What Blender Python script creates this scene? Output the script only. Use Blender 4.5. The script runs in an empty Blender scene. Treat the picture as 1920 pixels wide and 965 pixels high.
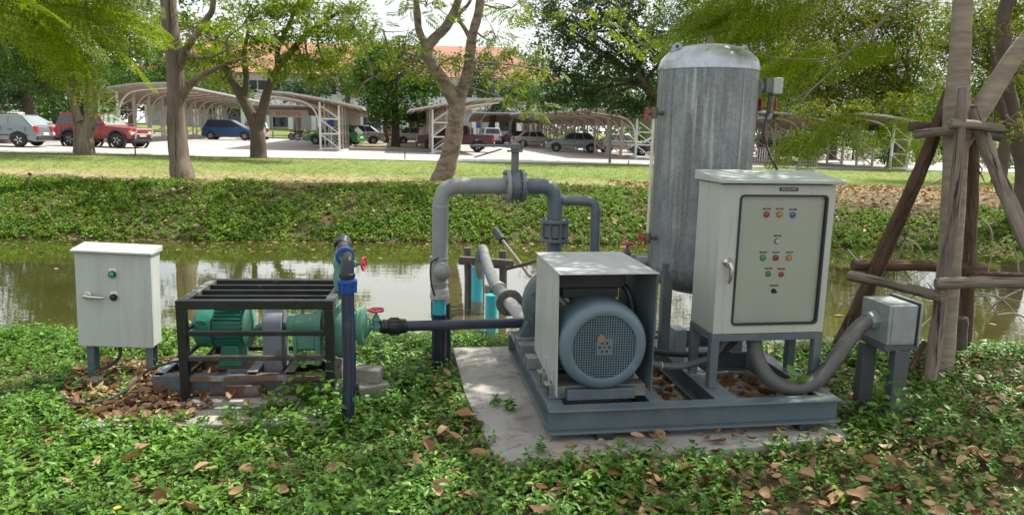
import bpy, bmesh, math, random
import numpy as np
from mathutils import Vector, Matrix
random.seed(7); RNG = np.random.default_rng(7)
SC = bpy.context.scene; COL = SC.collection
rad = math.radians

# ------------------------------------------------------------------ camera, sky, sun, exposure
FOC = 1350.0; PITCH = rad(10.0); ROLL = rad(1.1); EYE = np.array([0, 0, 1.6])
_fw = np.array([0, math.cos(PITCH), -math.sin(PITCH)])
_u0 = np.array([0, math.sin(PITCH), math.cos(PITCH)]); _r0 = np.array([1.0, 0, 0])
_R = math.cos(ROLL) * _r0 + math.sin(ROLL) * _u0
_U = -math.sin(ROLL) * _r0 + math.cos(ROLL) * _u0
cd = bpy.data.cameras.new('camera'); cam = bpy.data.objects.new('camera', cd); COL.objects.link(cam)
cam.matrix_world = Matrix(((_R[0], _U[0], -_fw[0], EYE[0]), (_R[1], _U[1], -_fw[1], EYE[1]), (_R[2], _U[2], -_fw[2], EYE[2]), (0, 0, 0, 1)))
cd.sensor_width = 36; cd.lens = 36 * FOC / 1920; cd.clip_end = 3000; cd.clip_start = .05
cd.dof.use_dof = True; cd.dof.focus_distance = 4.3; cd.dof.aperture_fstop = 6.3
SC.camera = cam
SUN = Vector((.52, .40, 1.0)).normalized()
EL = math.asin(SUN.z); AZ = math.atan2(SUN.x, SUN.y)
W = bpy.data.worlds.new("World"); SC.world = W; W.use_nodes = True
nt = W.node_tree; nt.nodes.clear()
out = nt.nodes.new('ShaderNodeOutputWorld'); bg = nt.nodes.new('ShaderNodeBackground')
sky = nt.nodes.new('ShaderNodeTexSky'); sky.sky_type = 'NISHITA'; sky.sun_disc = False
sky.sun_elevation = EL; sky.sun_rotation = AZ; sky.dust_density = 3.0; sky.air_density = 1.0; sky.ozone_density = 1.0
tc = nt.nodes.new('ShaderNodeTexCoord'); mp = nt.nodes.new('ShaderNodeMapping'); mp.inputs['Scale'].default_value = (1.5, 1.5, 4)
nz = nt.nodes.new('ShaderNodeTexNoise'); nz.inputs['Scale'].default_value = 2.2; nz.inputs['Detail'].default_value = 7
rp = nt.nodes.new('ShaderNodeValToRGB'); rp.color_ramp.elements[0].position = .22; rp.color_ramp.elements[1].position = .52
mx = nt.nodes.new('ShaderNodeMixRGB'); mx.inputs[2].default_value = (6.1, 6.2, 6.4, 1)
for a, b in ((tc.outputs['Generated'], mp.inputs[0]), (mp.outputs[0], nz.inputs[0]), (nz.outputs[0], rp.inputs[0]), (rp.outputs[0], mx.inputs[0]),
             (sky.outputs[0], mx.inputs[1]), (mx.outputs[0], bg.inputs[0]), (bg.outputs[0], out.inputs[0])):
    nt.links.new(a, b)
bg.inputs[1].default_value = 0.11
sl = bpy.data.lights.new('sun', 'SUN'); sl.energy = 4.2; sl.angle = rad(.53); sl.color = (1, .95, .86)
so = bpy.data.objects.new('sun', sl); COL.objects.link(so); so.location = (5, 8, 20)
so.rotation_euler = (-SUN).to_track_quat('-Z', 'Y').to_euler()
vs = SC.view_settings; vs.view_transform = 'Standard'; vs.look = 'None'; vs.gamma = 1; vs.exposure = .92
SC.display_settings.display_device = 'sRGB'
cy = SC.cycles; cy.max_bounces = 6; cy.diffuse_bounces = 3; cy.glossy_bounces = 3; cy.transmission_bounces = 4; cy.transparent_max_bounces = 6
cy.use_denoising = True

# ------------------------------------------------------------------ surveying helpers
def ray(x, y): return _fw + _R * (x - 960) / FOC - _U * (y - 482.5) / FOC
def at(x, y, Y):
    d = ray(x, y); return EYE + d * (Y / d[1])
def zf(x): return .1 - .014 * max(-60., min(60., x))
def atg(x, y, dz=0):
    d = ray(x, y); t = (dz + .1 - EYE[2]) / (d[2] + .014 * d[0]); return EYE + d * t
def sstep(a, b, x):
    t = max(0, min(1, (x - a) / (b - a))); return t * t * (3 - 2 * t)
GY = rad(9.7)                                                    # yaw of the car park's grid
def bank0(x): return 13.4 + .05 * max(-60, min(60, x))
def G(x, y):
    b = bank0(x)
    if y < 9:
        z = -.05 - .5 * sstep(5.35, 6.55, y) - .45 * sstep(6.3, 8, y)
        if y > 3: z += .015 * math.sin(x * 3.1 + y * 2) * (1 - sstep(5.2, 5.6, y))
        return z
    if y < b - .6: return -1.0
    if y < b + 3.0:
        z = -1.0 + .5 * sstep(b - .6, b + .1, y)
        t = (y - b) / 3.0
        if t > 0: z = -.5 + .84 * (1 - (1 - t) ** 1.5) + .05 * math.sin(x * 1.7) * t * (1 - t)
        return z
    t = sstep(b + 3.0, b + 13.5, y)
    z = .34 * (1 - t) + zf(x) * t
    yg = -x * math.sin(GY) + y * math.cos(GY)
    return z + .75 * sstep(84, 92, yg)

# ------------------------------------------------------------------ object helpers
BASE = {}
def props(o, label=None, cat=None, group=None, kind=None):
    for k, v in (('label', label), ('category', cat), ('group', group), ('kind', kind)):
        if v: o[k] = v
    return o
class Frame:
    def __init__(s, o=(0, 0, 0), yaw=0):
        s.o = Vector(o); s.yaw = yaw
    def w(s, p): return Matrix.Rotation(s.yaw, 3, 'Z') @ Vector(p) + s.o
    def thing(s, name, label, cat, base=(0, 0, 0), group=None):
        o = bpy.data.objects.new(name, None); COL.objects.link(o); o.empty_display_size = .1
        o.location = s.w(base); o.rotation_euler = (0, 0, s.yaw); BASE[o] = Vector(base)
        return props(o, label, cat, group)
WF = Frame()
class MB:
    def __init__(s): s.v = []; s.f = []
    def add(s, v, f):
        n = len(s.v); s.v += [tuple(p) for p in v]; s.f += [tuple(i + n for i in q) for q in f]; return s
    def box(s, x0, x1, y0, y1, z0, z1, rot=None):
        v = [(x, y, z) for z in (z0, z1) for y in (y0, y1) for x in (x0, x1)]
        if rot:
            c = Vector(((x0 + x1) / 2, (y0 + y1) / 2, (z0 + z1) / 2)); v = [rot @ (Vector(p) - c) + c for p in v]
        return s.add(v, [(0, 2, 3, 1), (4, 5, 7, 6), (0, 1, 5, 4), (2, 6, 7, 3), (0, 4, 6, 2), (1, 3, 7, 5)])
    def bar(s, p, q, w, h, up=(0, 0, 1)):
        p = Vector(p); q = Vector(q); d = (q - p).normalized(); a = d.cross(Vector(up))
        if a.length < 1e-4: a = d.cross(Vector((1, 0, 0)))
        a.normalize(); b = a.cross(d)
        v = [e + a * w / 2 * i + b * h / 2 * j for e in (p, q) for j in (-1, 1) for i in (-1, 1)]
        return s.add(v, [(0, 2, 3, 1), (4, 5, 7, 6), (0, 1, 5, 4), (2, 6, 7, 3), (0, 4, 6, 2), (1, 3, 7, 5)])
    def tube(s, pts, r, n=12, caps=True):
        P = [Vector(p) for p in pts]; m = len(P); R = r if isinstance(r, (list, tuple)) else [r] * m
        T = [(P[min(i + 1, m - 1)] - P[max(i - 1, 0)]).normalized() for i in range(m)]
        a = T[0].orthogonal().normalized(); v = []
        for i in range(m):
            a = (a - T[i] * a.dot(T[i])).normalized(); b = T[i].cross(a)
            v += [P[i] + (a * math.cos(k * math.tau / n) + b * math.sin(k * math.tau / n)) * R[i] for k in range(n)]
        f = [(i * n + k, i * n + (k + 1) % n, (i + 1) * n + (k + 1) % n, (i + 1) * n + k) for i in range(m - 1) for k in range(n)]
        if caps: f += [tuple(range(n - 1, -1, -1)), tuple((m - 1) * n + k for k in range(n))]
        return s.add(v, f)
    def lathe(s, prof, o, axis=(0, 0, 1), n=24, ref=None, cap=True):
        o = Vector(o); d = Vector(axis).normalized(); a = (Vector(ref) if ref else d.orthogonal()).normalized(); b = d.cross(a); v = []
        for r, h in prof: v += [o + d * h + (a * math.cos(k * math.tau / n) + b * math.sin(k * math.tau / n)) * max(r, 1e-4) for k in range(n)]
        m = len(prof)
        f = [(i * n + k, i * n + (k + 1) % n, (i + 1) * n + (k + 1) % n, (i + 1) * n + k) for i in range(m - 1) for k in range(n)]
        if cap and prof[0][0] > 1e-3: f.append(tuple(range(n - 1, -1, -1)))
        if prof[-1][0] > 1e-3: f.append(tuple((m - 1) * n + k for k in range(n)))
        return s.add(v, f)
    def ring(s, prof, o, axis=(0, 0, 1), n=24):                       # closed section turned round an axis
        o = Vector(o); d = Vector(axis).normalized(); a = d.orthogonal().normalized(); b = d.cross(a); v = []
        for r, h in prof: v += [o + d * h + (a * math.cos(k * math.tau / n) + b * math.sin(k * math.tau / n)) * r for k in range(n)]
        m = len(prof)
        return s.add(v, [(i * n + k, i * n + (k + 1) % n, ((i + 1) % m) * n + (k + 1) % n, ((i + 1) % m) * n + k) for i in range(m) for k in range(n)])
    def prism(s, poly, o, ux, uy, d):
        o = Vector(o); ux = Vector(ux); uy = Vector(uy); d = Vector(d); n = len(poly)
        v = [o + ux * a + uy * b for a, b in poly] + [o + ux * a + uy * b + d for a, b in poly]
        return s.add(v, [tuple(range(n - 1, -1, -1)), tuple(range(n, 2 * n))] + [(i, (i + 1) % n, n + (i + 1) % n, n + i) for i in range(n)])
    def part(s, name, mat, parent=None, bevel=0, off=None, smooth=True, segs=2, fix=True):
        o = Vector((0, 0, 0))
        if parent is not None: o = BASE.get(parent, o)
        elif off: o = Vector(off)
        me = bpy.data.meshes.new(name); me.from_pydata([(x - o.x, y - o.y, z - o.z) for x, y, z in s.v], [], s.f)
        if fix:
            bm = bmesh.new(); bm.from_mesh(me); bmesh.ops.recalc_face_normals(bm, faces=bm.faces); bm.to_mesh(me); bm.free()
        me.materials.append(mat)
        if smooth: me.shade_smooth(); me.set_sharp_from_angle(angle=rad(38))
        ob = bpy.data.objects.new(name, me); COL.objects.link(ob)
        if parent is not None: ob.parent = parent
        elif off: ob.location = o
        BASE[ob] = o
        if bevel:
            b = ob.modifiers.new('bevel', 'BEVEL'); b.width = bevel; b.segments = segs; b.limit_method = 'ANGLE'; b.angle_limit = rad(40); b.harden_normals = False
        return ob
def dup(o, parent=None):
    c = o.copy(); COL.objects.link(c)
    if parent is not None: c.parent = parent
    for ch in list(o.children): dup(ch, c)
    return c
def curve(pts, k=6):
    P = [np.array(p, float) for p in pts]; P = [2 * P[0] - P[1]] + P + [2 * P[-1] - P[-2]]; o = []
    for i in range(1, len(P) - 2):
        for j in range(k):
            t = j / k; a, b, c, d = P[i - 1:i + 3]
            o.append(.5 * (2 * b + (c - a) * t + (2 * a - 5 * b + 4 * c - d) * t * t + (3 * b - a - 3 * c + d) * t ** 3))
    o.append(P[-2]); return o
def lerp_r(rs, n): return list(np.interp(np.linspace(0, 1, n), np.linspace(0, 1, len(rs)), rs))
def rpath(pts, rad_, k=5):                                             # polyline with rounded corners
    P = [Vector(p) for p in pts]; o = [P[0]]
    for i in range(1, len(P) - 1):
        a = (P[i - 1] - P[i]); b = (P[i + 1] - P[i]); r = min(rad_, a.length * .49, b.length * .49); a.normalize(); b.normalize()
        s0 = P[i] + a * r; e0 = P[i] + b * r
        for j in range(k + 1):
            t = j / k; o.append(s0 * (1 - t) ** 2 + P[i] * 2 * t * (1 - t) + e0 * t * t)
    o.append(P[-1]); return o

# ------------------------------------------------------------------ materials
def newmat(name):
    m = bpy.data.materials.new(name); m.use_nodes = True; n = m.node_tree; n.nodes.clear()
    o = n.nodes.new('ShaderNodeOutputMaterial'); return m, n, o
def N(n, t, **kw):
    x = n.nodes.new(t)
    for k, v in kw.items():
        if k in x.inputs: x.inputs[k].default_value = v
        else: setattr(x, k, v)
    return x
def ramp(n, fac, stops):
    r = n.nodes.new('ShaderNodeValToRGB'); e = r.color_ramp.elements
    while len(e) < len(stops): e.new(.5)
    for i, (p, c) in enumerate(stops): e[i].position = p; e[i].color = (*c, 1) if len(c) == 3 else c
    n.links.new(fac, r.inputs[0]); return r.outputs[0]
def mixc(n, fac, a, b, mode='MIX'):
    x = n.nodes.new('ShaderNodeMixRGB'); x.blend_type = mode
    for i, v in ((0, fac), (1, a), (2, b)):
        if hasattr(v, 'links'): n.links.new(v, x.inputs[i])
        else: x.inputs[i].default_value = v if i == 0 else (*v, 1)
    return x.outputs[0]
def noise(n, scale, detail=5, rough=.6, stretch=None, space='Object', dist=0):
    t = n.nodes.new('ShaderNodeTexCoord'); src = t.outputs[space]
    if stretch:
        m = n.nodes.new('ShaderNodeMapping'); m.inputs['Scale'].default_value = stretch; n.links.new(src, m.inputs[0]); src = m.outputs[0]
    z = N(n, 'ShaderNodeTexNoise', Scale=scale, Detail=detail, Roughness=rough, Distortion=dist); n.links.new(src, z.inputs['Vector']); return z.outputs[0]
def pm(name, col, rough=.5, metal=0., var=.18, vs=5., bump=.15, bs=60., dirt=None, dirt_lo=.52, dirt_hi=.68, ds=7., stretch=None, dirt2=None, spec=.5, coat=0):
    m, n, o = newmat(name); b = n.nodes.new('ShaderNodeBsdfPrincipled')
    c = ramp(n, noise(n, vs, 6, .65, stretch), [(.3, [x * (1 - var) for x in col]), (.7, [min(1, x * (1 + var)) for x in col])])
    if dirt:
        f = ramp(n, noise(n, ds, 8, .7, stretch), [(dirt_lo, (0, 0, 0)), (dirt_hi, (1, 1, 1))]); c = mixc(n, f, c, dirt)
    if dirt2:
        f = ramp(n, noise(n, ds * 3.1, 6, .7), [(.62, (0, 0, 0)), (.74, (.7, .7, .7))]); c = mixc(n, f, c, dirt2)
    n.links.new(c, b.inputs['Base Color'])
    rr = ramp(n, noise(n, vs * 2.3, 4), [(.3, [max(0, rough - .1)] * 3), (.7, [min(1, rough + .12)] * 3)]); n.links.new(rr, b.inputs['Roughness'])
    b.inputs['Metallic'].default_value = metal; b.inputs['Specular IOR Level'].default_value = spec; b.inputs['Coat Weight'].default_value = coat
    if bump:
        bp = N(n, 'ShaderNodeBump', Strength=bump, Distance=.01); n.links.new(noise(n, bs, 5), bp.inputs['Height']); n.links.new(bp.outputs[0], b.inputs['Normal'])
    n.links.new(b.outputs[0], o.inputs[0]); return m
def leafmat(name, cols, trans=.35, rough=.45, spec=.4, tint=(1.15, 1.25, .55), big=0):
    m, n, o = newmat(name); b = n.nodes.new('ShaderNodeBsdfPrincipled'); g = n.nodes.new('ShaderNodeNewGeometry')
    k = len(cols); c = ramp(n, g.outputs['Random Per Island'], [(i / max(1, k - 1), x) for i, x in enumerate(cols)])
    if big: c = mixc(n, ramp(n, noise(n, big, 3), [(.35, (.0,) * 3), (.7, (.55,) * 3)]), c, cols[-1])
    n.links.new(c, b.inputs['Base Color']); b.inputs['Roughness'].default_value = rough; b.inputs['Specular IOR Level'].default_value = spec
    t = n.nodes.new('ShaderNodeBsdfTranslucent'); n.links.new(mixc(n, 1, c, tint, 'MULTIPLY'), t.inputs[0])
    s = n.nodes.new('ShaderNodeMixShader'); s.inputs[0].default_value = trans
    n.links.new(b.outputs[0], s.inputs[1]); n.links.new(t.outputs[0], s.inputs[2]); n.links.new(s.outputs[0], o.inputs[0]); return m
M = {}
M['steel'] = pm('blue_grey_paint', (.092, .122, .140), .42, 0, .14, 4, .08, 90, (.15, .15, .135), .5, .72, 6, dirt2=(.115, .10, .085))
M['steel_dusty'] = pm('dusty_blue_grey_paint', (.11, .14, .155), .6, 0, .15, 4, .1, 90, (.30, .28, .24), .38, .7, 8)
M['motor'] = pm('motor_paint', (.108, .155, .185), .4, 0, .08, 3, .05, 90, (.2, .24, .26), .55, .8, 5)
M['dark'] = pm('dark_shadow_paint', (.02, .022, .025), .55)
M['guard'] = pm('worn_sheet_steel', (.40, .41, .40), .55, .15, .14, 3, .08, 60, (.30, .17, .10), .57, .72, 8, (3, 3, .8), dirt2=(.22, .2, .17))
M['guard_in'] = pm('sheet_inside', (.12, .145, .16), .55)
M['cream'] = pm('cream_enamel', (.425, .445, .405), .38, 0, .05, 2, .02, 50, (.27, .265, .215), .52, .85, 3, (5, 5, .5))
M['cream2'] = pm('grey_white_enamel', (.42, .45, .43), .4, 0, .05, 2, .02, 50, (.27, .275, .235), .52, .85, 3, (5, 5, .5))
M['black'] = pm('black_paint', (.009, .0095, .010), .42, 0, .3, 6, .2, 50, (.09, .082, .075), .6, .8, 14)
M['rubber'] = pm('gasket_rubber', (.02, .025, .027), .6)
M['hdpe'] = pm('black_polyethylene', (.013, .016, .022), .42, 0, .2, 4, .06, 60, (.10, .095, .085), .55, .8, 6)
M['dusty_hdpe'] = pm('dusty_polyethylene', (.036, .042, .058), .4, 0, .2, 4, .06, 60, (.12, .115, .105), .5, .75, 5)
M['stripe'] = pm('blue_stripe', (.018, .06, .26), .5, bump=0)
M['bluepp'] = pm('blue_fitting', (.014, .085, .32), .38, 0, .12, 5, .05, 60, (.15, .2, .3), .6, .9, 9)
M['cyan'] = pm('blue_pvc', (.03, .36, .44), .4, 0, .1, 3, .03, 40, (.15, .22, .2), .6, .8, 6)
M['greypipe'] = pm('grey_pipe_paint', (.21, .22, .222), .5, 0, .1, 3, .06, 60, (.30, .285, .25), .5, .72, 5, dirt2=(.13, .12, .11))
M['white_pipe'] = pm('pale_pipe', (.33, .33, .32), .5, 0, .1, 4, .05, 50, (.3, .27, .22), .55, .75, 6)
M['flange'] = pm('dull_flange', (.13, .15, .14), .55, .2, .2, 9, .2, 70, (.24, .20, .16), .5, .7, 10)
M['green'] = pm('green_machine_paint', (.022, .17, .115), .42, 0, .15, 4, .12, 50, (.05, .11, .08), .55, .72, 7, dirt2=(.2, .24, .2))
M['green2'] = pm('faded_green_paint', (.09, .26, .19), .5, 0, .18, 5, .2, 60, (.20, .26, .21), .5, .7, 9, dirt2=(.13, .09, .05))
M['rust'] = pm('rusty_steel', (.12, .065, .045), .75, .1, .3, 8, .3, 60, (.24, .26, .26), .5, .66, 6)
M['rust_steel'] = pm('rusting_grey_steel', (.10, .12, .14), .65, .1, .2, 6, .2, 60, (.10, .05, .035), .48, .6, 4)
M['guard2'] = pm('peeling_grey_paint', (.17, .195, .225), .55, .05, .1, 5, .1, 60, (.22, .09, .06), .56, .64, 7)
M['red'] = pm('red_handwheel', (.42, .035, .06), .45, 0, .2, 20, .1, 80, (.12, .03, .03), .6, .8, 30)
M['chrome'] = pm('chrome', (.55, .54, .5), .25, .9, .15, 10, .05, 60, (.2, .17, .12), .55, .8, 25)
M['brass'] = pm('valve_bronze', (.16, .13, .10), .5, .5, .2, 12)
M['conduit'] = pm('grey_conduit', (.088, .086, .080), .5, 0, .1, 3, .05, 60, (.20, .18, .155), .55, .8, 8)
M['cable'] = pm('black_cable', (.03, .03, .032), .5)
M['block'] = pm('rough_cement_block', (.22, .205, .18), .9, 0, .2, 10, .8, 40)
def wood_mat(name, base, crack, pale, sc=9):
    m, n, o = newmat(name); b = n.nodes.new('ShaderNodeBsdfPrincipled')
    c = ramp(n, noise(n, sc * .6, 7, .7, (2.2, 2.2, .35)), [(.3, [x * .6 for x in base]), (.5, base), (.72, pale)])
    f = ramp(n, noise(n, sc * 2.2, 5, .6, (2.4, 2.4, .13), dist=.4), [(.34, (1, 1, 1)), (.46, (0, 0, 0))]); c = mixc(n, f, c, crack)
    f = ramp(n, noise(n, sc * .35, 4, .6), [(.55, (0, 0, 0)), (.75, (.7, .7, .7))]); c = mixc(n, f, c, [x * .45 for x in base])
    n.links.new(c, b.inputs['Base Color']); b.inputs['Roughness'].default_value = .9; b.inputs['Specular IOR Level'].default_value = .2
    bp = N(n, 'ShaderNodeBump', Strength=.9, Distance=.02); n.links.new(noise(n, sc * 2.2, 5, .6, (2.4, 2.4, .13), dist=.4), bp.inputs['Height']); n.links.new(bp.outputs[0], b.inputs['Normal'])
    n.links.new(b.outputs[0], o.inputs[0]); return m
M['wood_grey'] = wood_mat('weathered_wood', (.225, .185, .15), (.035, .027, .022), (.36, .31, .26))
M['wood_brown'] = wood_mat('bark_pole', (.125, .078, .055), (.022, .014, .011), (.23, .16, .12))
M['wood_dark'] = pm('wet_timber', (.085, .075, .062), .85, 0, .4, 6, .7, 30, stretch=(5, 5, .8))
M['bark'] = wood_mat('grey_brown_bark', (.165, .13, .098), (.05, .036, .026), (.29, .25, .2), 2.2)
M['bark_pale'] = pm('pale_bark', (.29, .24, .185), .85, 0, .25, 3, .7, 16, (.20, .165, .128), .5, .66, 2.4, (1.5, 1.5, 9), dirt2=(.37, .335, .28))
M['bark_mid'] = pm('brown_smooth_bark', (.215, .17, .125), .9, 0, .3, 2.5, .9, 12, (.09, .068, .048), .46, .62, 2, (2, 2, 4), dirt2=(.30, .26, .2))
M['bark_dark'] = pm('dark_bark', (.085, .062, .048), .95, 0, .3, 3, .9, 12)
M['twig'] = pm('pale_twig', (.21, .18, .145), .85, 0, .25, 8, .2, 50)
M['white_steel'] = pm('white_painted_steel', (.72, .73, .74), .45, 0, .06, 4, 0)
M['cream_steel'] = pm('aged_cream_steel', (.55, .49, .42), .55, 0, .1, 3, 0)
M['roof_sheet'] = pm('grey_roof_sheet', (.42, .44, .46), .5, .1, .08, 2, 0)
M['roof_under'] = pm('tan_soffit', (.36, .28, .22), .7, 0, .12, 2, 0)
M['tyre'] = pm('tyre', (.022, .022, .022), .8, 0, .2, 8, 0)
M['rim'] = pm('wheel_rim', (.45, .46, .47), .35, .7, .1, 8, 0)
M['glass_dark'] = pm('tinted_glass', (.02, .028, .035), .08, 0, .1, 1, 0, spec=.8)
M['glass_light'] = pm('windscreen_glass', (.22, .27, .26), .1, 0, .1, 1, 0, spec=.8)
M['plastic_black'] = pm('black_trim', (.03, .03, .032), .55, bump=0)
M['lamp_clear'] = pm('headlamp', (.7, .72, .72), .2, bump=0)
M['lamp_red'] = pm('tail_lamp', (.45, .03, .03), .25, bump=0)
M['lamp_orange'] = pm('indicator_lamp', (.8, .22, .03), .25, bump=0)
def paint(name, c, met=.2): return pm(name, c, .28, met, .05, 1, 0, dirt=[x * .7 + .06 for x in c], dirt_lo=.6, dirt_hi=.9, ds=2, coat=.15)

def tank_mat():
    m, n, o = newmat('galvanised_tank'); b = n.nodes.new('ShaderNodeBsdfPrincipled')
    c = ramp(n, noise(n, 3.2, 9, .78, (1, 1, .7)), [(.34, (.115, .145, .165)), (.5, (.20, .225, .235)), (.66, (.29, .315, .31))])
    f = ramp(n, noise(n, 24, 4, .6, (1, 1, .04)), [(.47, (0, 0, 0)), (.60, (.75, .75, .75))]); c = mixc(n, f, c, (.13, .135, .12))
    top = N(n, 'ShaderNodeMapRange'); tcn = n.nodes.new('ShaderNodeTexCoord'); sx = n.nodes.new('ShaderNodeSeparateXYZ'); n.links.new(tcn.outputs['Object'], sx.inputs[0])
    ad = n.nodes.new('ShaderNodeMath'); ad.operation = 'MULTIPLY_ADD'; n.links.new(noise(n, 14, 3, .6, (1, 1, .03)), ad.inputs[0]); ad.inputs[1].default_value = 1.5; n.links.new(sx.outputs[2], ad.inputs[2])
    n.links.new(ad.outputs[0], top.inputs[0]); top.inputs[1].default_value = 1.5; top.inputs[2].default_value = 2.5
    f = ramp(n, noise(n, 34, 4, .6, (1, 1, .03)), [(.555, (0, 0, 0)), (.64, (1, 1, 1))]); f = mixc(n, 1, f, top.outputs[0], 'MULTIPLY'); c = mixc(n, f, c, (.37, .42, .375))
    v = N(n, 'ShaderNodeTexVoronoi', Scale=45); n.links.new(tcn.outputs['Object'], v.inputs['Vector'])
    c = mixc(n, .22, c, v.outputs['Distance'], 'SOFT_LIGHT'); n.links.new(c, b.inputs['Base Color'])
    b.inputs['Metallic'].default_value = .18; n.links.new(ramp(n, noise(n, 9, 5), [(.3, (.45,) * 3), (.7, (.65,) * 3)]), b.inputs['Roughness'])
    bp = N(n, 'ShaderNodeBump', Strength=.15, Distance=.01); n.links.new(noise(n, 35, 5), bp.inputs['Height']); n.links.new(bp.outputs[0], b.inputs['Normal'])
    n.links.new(b.outputs[0], o.inputs[0]); return m
M['tank'] = tank_mat()
M['galv'] = pm('galvanised_sheet', (.31, .345, .35), .45, .5, .16, 10, .06, 70, (.28, .31, .30), .5, .7, 18)
M['dome'] = pm('bright_galvanised', (.40, .43, .44), .33, 1.0, .14, 9, .06, 60, (.25, .28, .28), .5, .75, 14)
def ground_mat():
    m, n, o = newmat('ground_soil_and_lawn'); b = n.nodes.new('ShaderNodeBsdfPrincipled'); g = n.nodes.new('ShaderNodeNewGeometry')
    sx = n.nodes.new('ShaderNodeSeparateXYZ'); n.links.new(g.outputs['Position'], sx.inputs[0])
    P = 'Object'
    soil = ramp(n, noise(n, 9, 8, .7), [(.3, (.045, .03, .02)), (.55, (.11, .075, .045)), (.75, (.19, .13, .085))])
    soil = mixc(n, ramp(n, noise(n, 3, 6), [(.45, (0, 0, 0)), (.7, (.8, .8, .8))]), soil, (.05, .075, .02))
    grass = ramp(n, noise(n, 3.5, 8, .75), [(.3, (.125, .185, .04)), (.55, (.175, .235, .058)), (.75, (.26, .26, .11))])
    dry = ramp(n, noise(n, 6, 8, .75), [(.3, (.25, .20, .10)), (.7, (.40, .30, .18))])
    ad = n.nodes.new('ShaderNodeMath'); ad.operation = 'MULTIPLY_ADD'; n.links.new(noise(n, .45, 5, .65), ad.inputs[0]); ad.inputs[1].default_value = 9; n.links.new(sx.outputs[1], ad.inputs[2])
    mr = N(n, 'ShaderNodeMapRange'); n.links.new(ad.outputs[0], mr.inputs[0]); mr.inputs[1].default_value = 20.5; mr.inputs[2].default_value = 27.5
    lawn = mixc(n, ramp(n, mr.outputs[0], [(0, (.95,) * 3), (.35, (.75,) * 3), (.75, (.2,) * 3), (1, (.08,) * 3)]), grass, dry)
    m2 = N(n, 'ShaderNodeMapRange'); n.links.new(sx.outputs[1], m2.inputs[0]); m2.inputs[1].default_value = 15.6; m2.inputs[2].default_value = 17.3
    n.links.new(mixc(n, m2.outputs[0], soil, lawn), b.inputs['Base Color']); b.inputs['Roughness'].default_value = .95; b.inputs['Specular IOR Level'].default_value = .15
    bp = N(n, 'ShaderNodeBump', Strength=.7, Distance=.03); n.links.new(noise(n, 28, 6), bp.inputs['Height']); n.links.new(bp.outputs[0], b.inputs['Normal'])
    n.links.new(b.outputs[0], o.inputs[0]); return m
def water_mat():
    m, n, o = newmat('murky_green_water'); b = n.nodes.new('ShaderNodeBsdfPrincipled'); g = N(n, 'ShaderNodeBsdfGlossy', Roughness=.02)
    n.links.new(ramp(n, noise(n, .5, 5), [(.3, (.060, .060, .016)), (.7, (.095, .092, .026))]), b.inputs['Base Color']); b.inputs['Roughness'].default_value = .3; b.inputs['Specular IOR Level'].default_value = 0
    bp = N(n, 'ShaderNodeBump', Strength=.022, Distance=.05); n.links.new(noise(n, 4.0, 3, .5, (.5, 1.5, 1)), bp.inputs['Height'])
    fr = N(n, 'ShaderNodeFresnel', IOR=1.62); mu = n.nodes.new('ShaderNodeMath'); mu.operation = 'MULTIPLY'; mu.use_clamp = True; mu.inputs[1].default_value = 1.7; n.links.new(fr.outputs[0], mu.inputs[0]); n.links.new(bp.outputs[0], g.inputs['Normal']); n.links.new(bp.outputs[0], fr.inputs['Normal'])
    s = n.nodes.new('ShaderNodeMixShader'); n.links.new(mu.outputs[0], s.inputs[0]); n.links.new(b.outputs[0], s.inputs[1]); n.links.new(g.outputs[0], s.inputs[2]); n.links.new(s.outputs[0], o.inputs[0]); return m
def concrete_mat(name, a, c2, dirtc, sc=3):
    m, n, o = newmat(name); b = n.nodes.new('ShaderNodeBsdfPrincipled')
    c = ramp(n, noise(n, sc, 9, .7), [(.3, a), (.7, c2)])
    c = mixc(n, ramp(n, noise(n, sc * .7, 7, .7, dist=.6), [(.5, (0,) * 3), (.68, (.75,) * 3)]), c, dirtc)
    c = mixc(n, ramp(n, noise(n, sc * 30, 3), [(.62, (0,) * 3), (.7, (.5,) * 3)]), c, dirtc)
    n.links.new(c, b.inputs['Base Color']); b.inputs['Roughness'].default_value = .9
    bp = N(n, 'ShaderNodeBump', Strength=.3, Distance=.01); n.links.new(noise(n, sc * 25, 6), bp.inputs['Height']); n.links.new(bp.outputs[0], b.inputs['Normal'])
    n.links.new(b.outputs[0], o.inputs[0]); return m
M['ground'] = ground_mat(); M['water'] = water_mat()
M['pad'] = concrete_mat('concrete', (.25, .235, .21), (.37, .355, .32), (.15, .13, .11))
M['road'] = concrete_mat('pale_concrete_road', (.36, .33, .30), (.45, .42, .39), (.28, .255, .23), .35)
M['cover'] = leafmat('creeper_leaf', [(.035, .10, .012), (.075, .185, .02), (.125, .26, .028), (.18, .31, .04)], .32, .42, .4)
M['cover_far'] = leafmat('bank_creeper_leaf', [(.05, .105, .016), (.10, .19, .025), (.15, .25, .034), (.21, .28, .05)], .32, .55, .2)
M['dry'] = leafmat('dry_leaf', [(.075, .036, .018), (.17, .088, .042), (.28, .165, .085), (.36, .235, .13), (.44, .32, .20)], .12, .6, .25, (1.1, .8, .5))
M['leaf_dark'] = leafmat('dark_glossy_leaf', [(.018, .045, .012), (.034, .075, .016), (.06, .12, .024)], .28, .45, .35)
M['leaf_mid'] = leafmat('mid_green_leaf', [(.03, .075, .013), (.06, .13, .018), (.11, .19, .028)], .4, .55, .25)
M['leaf_light'] = leafmat('feathery_leaf', [(.08, .125, .010), (.14, .20, .014), (.22, .27, .024)], .45, .55, .2)
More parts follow.
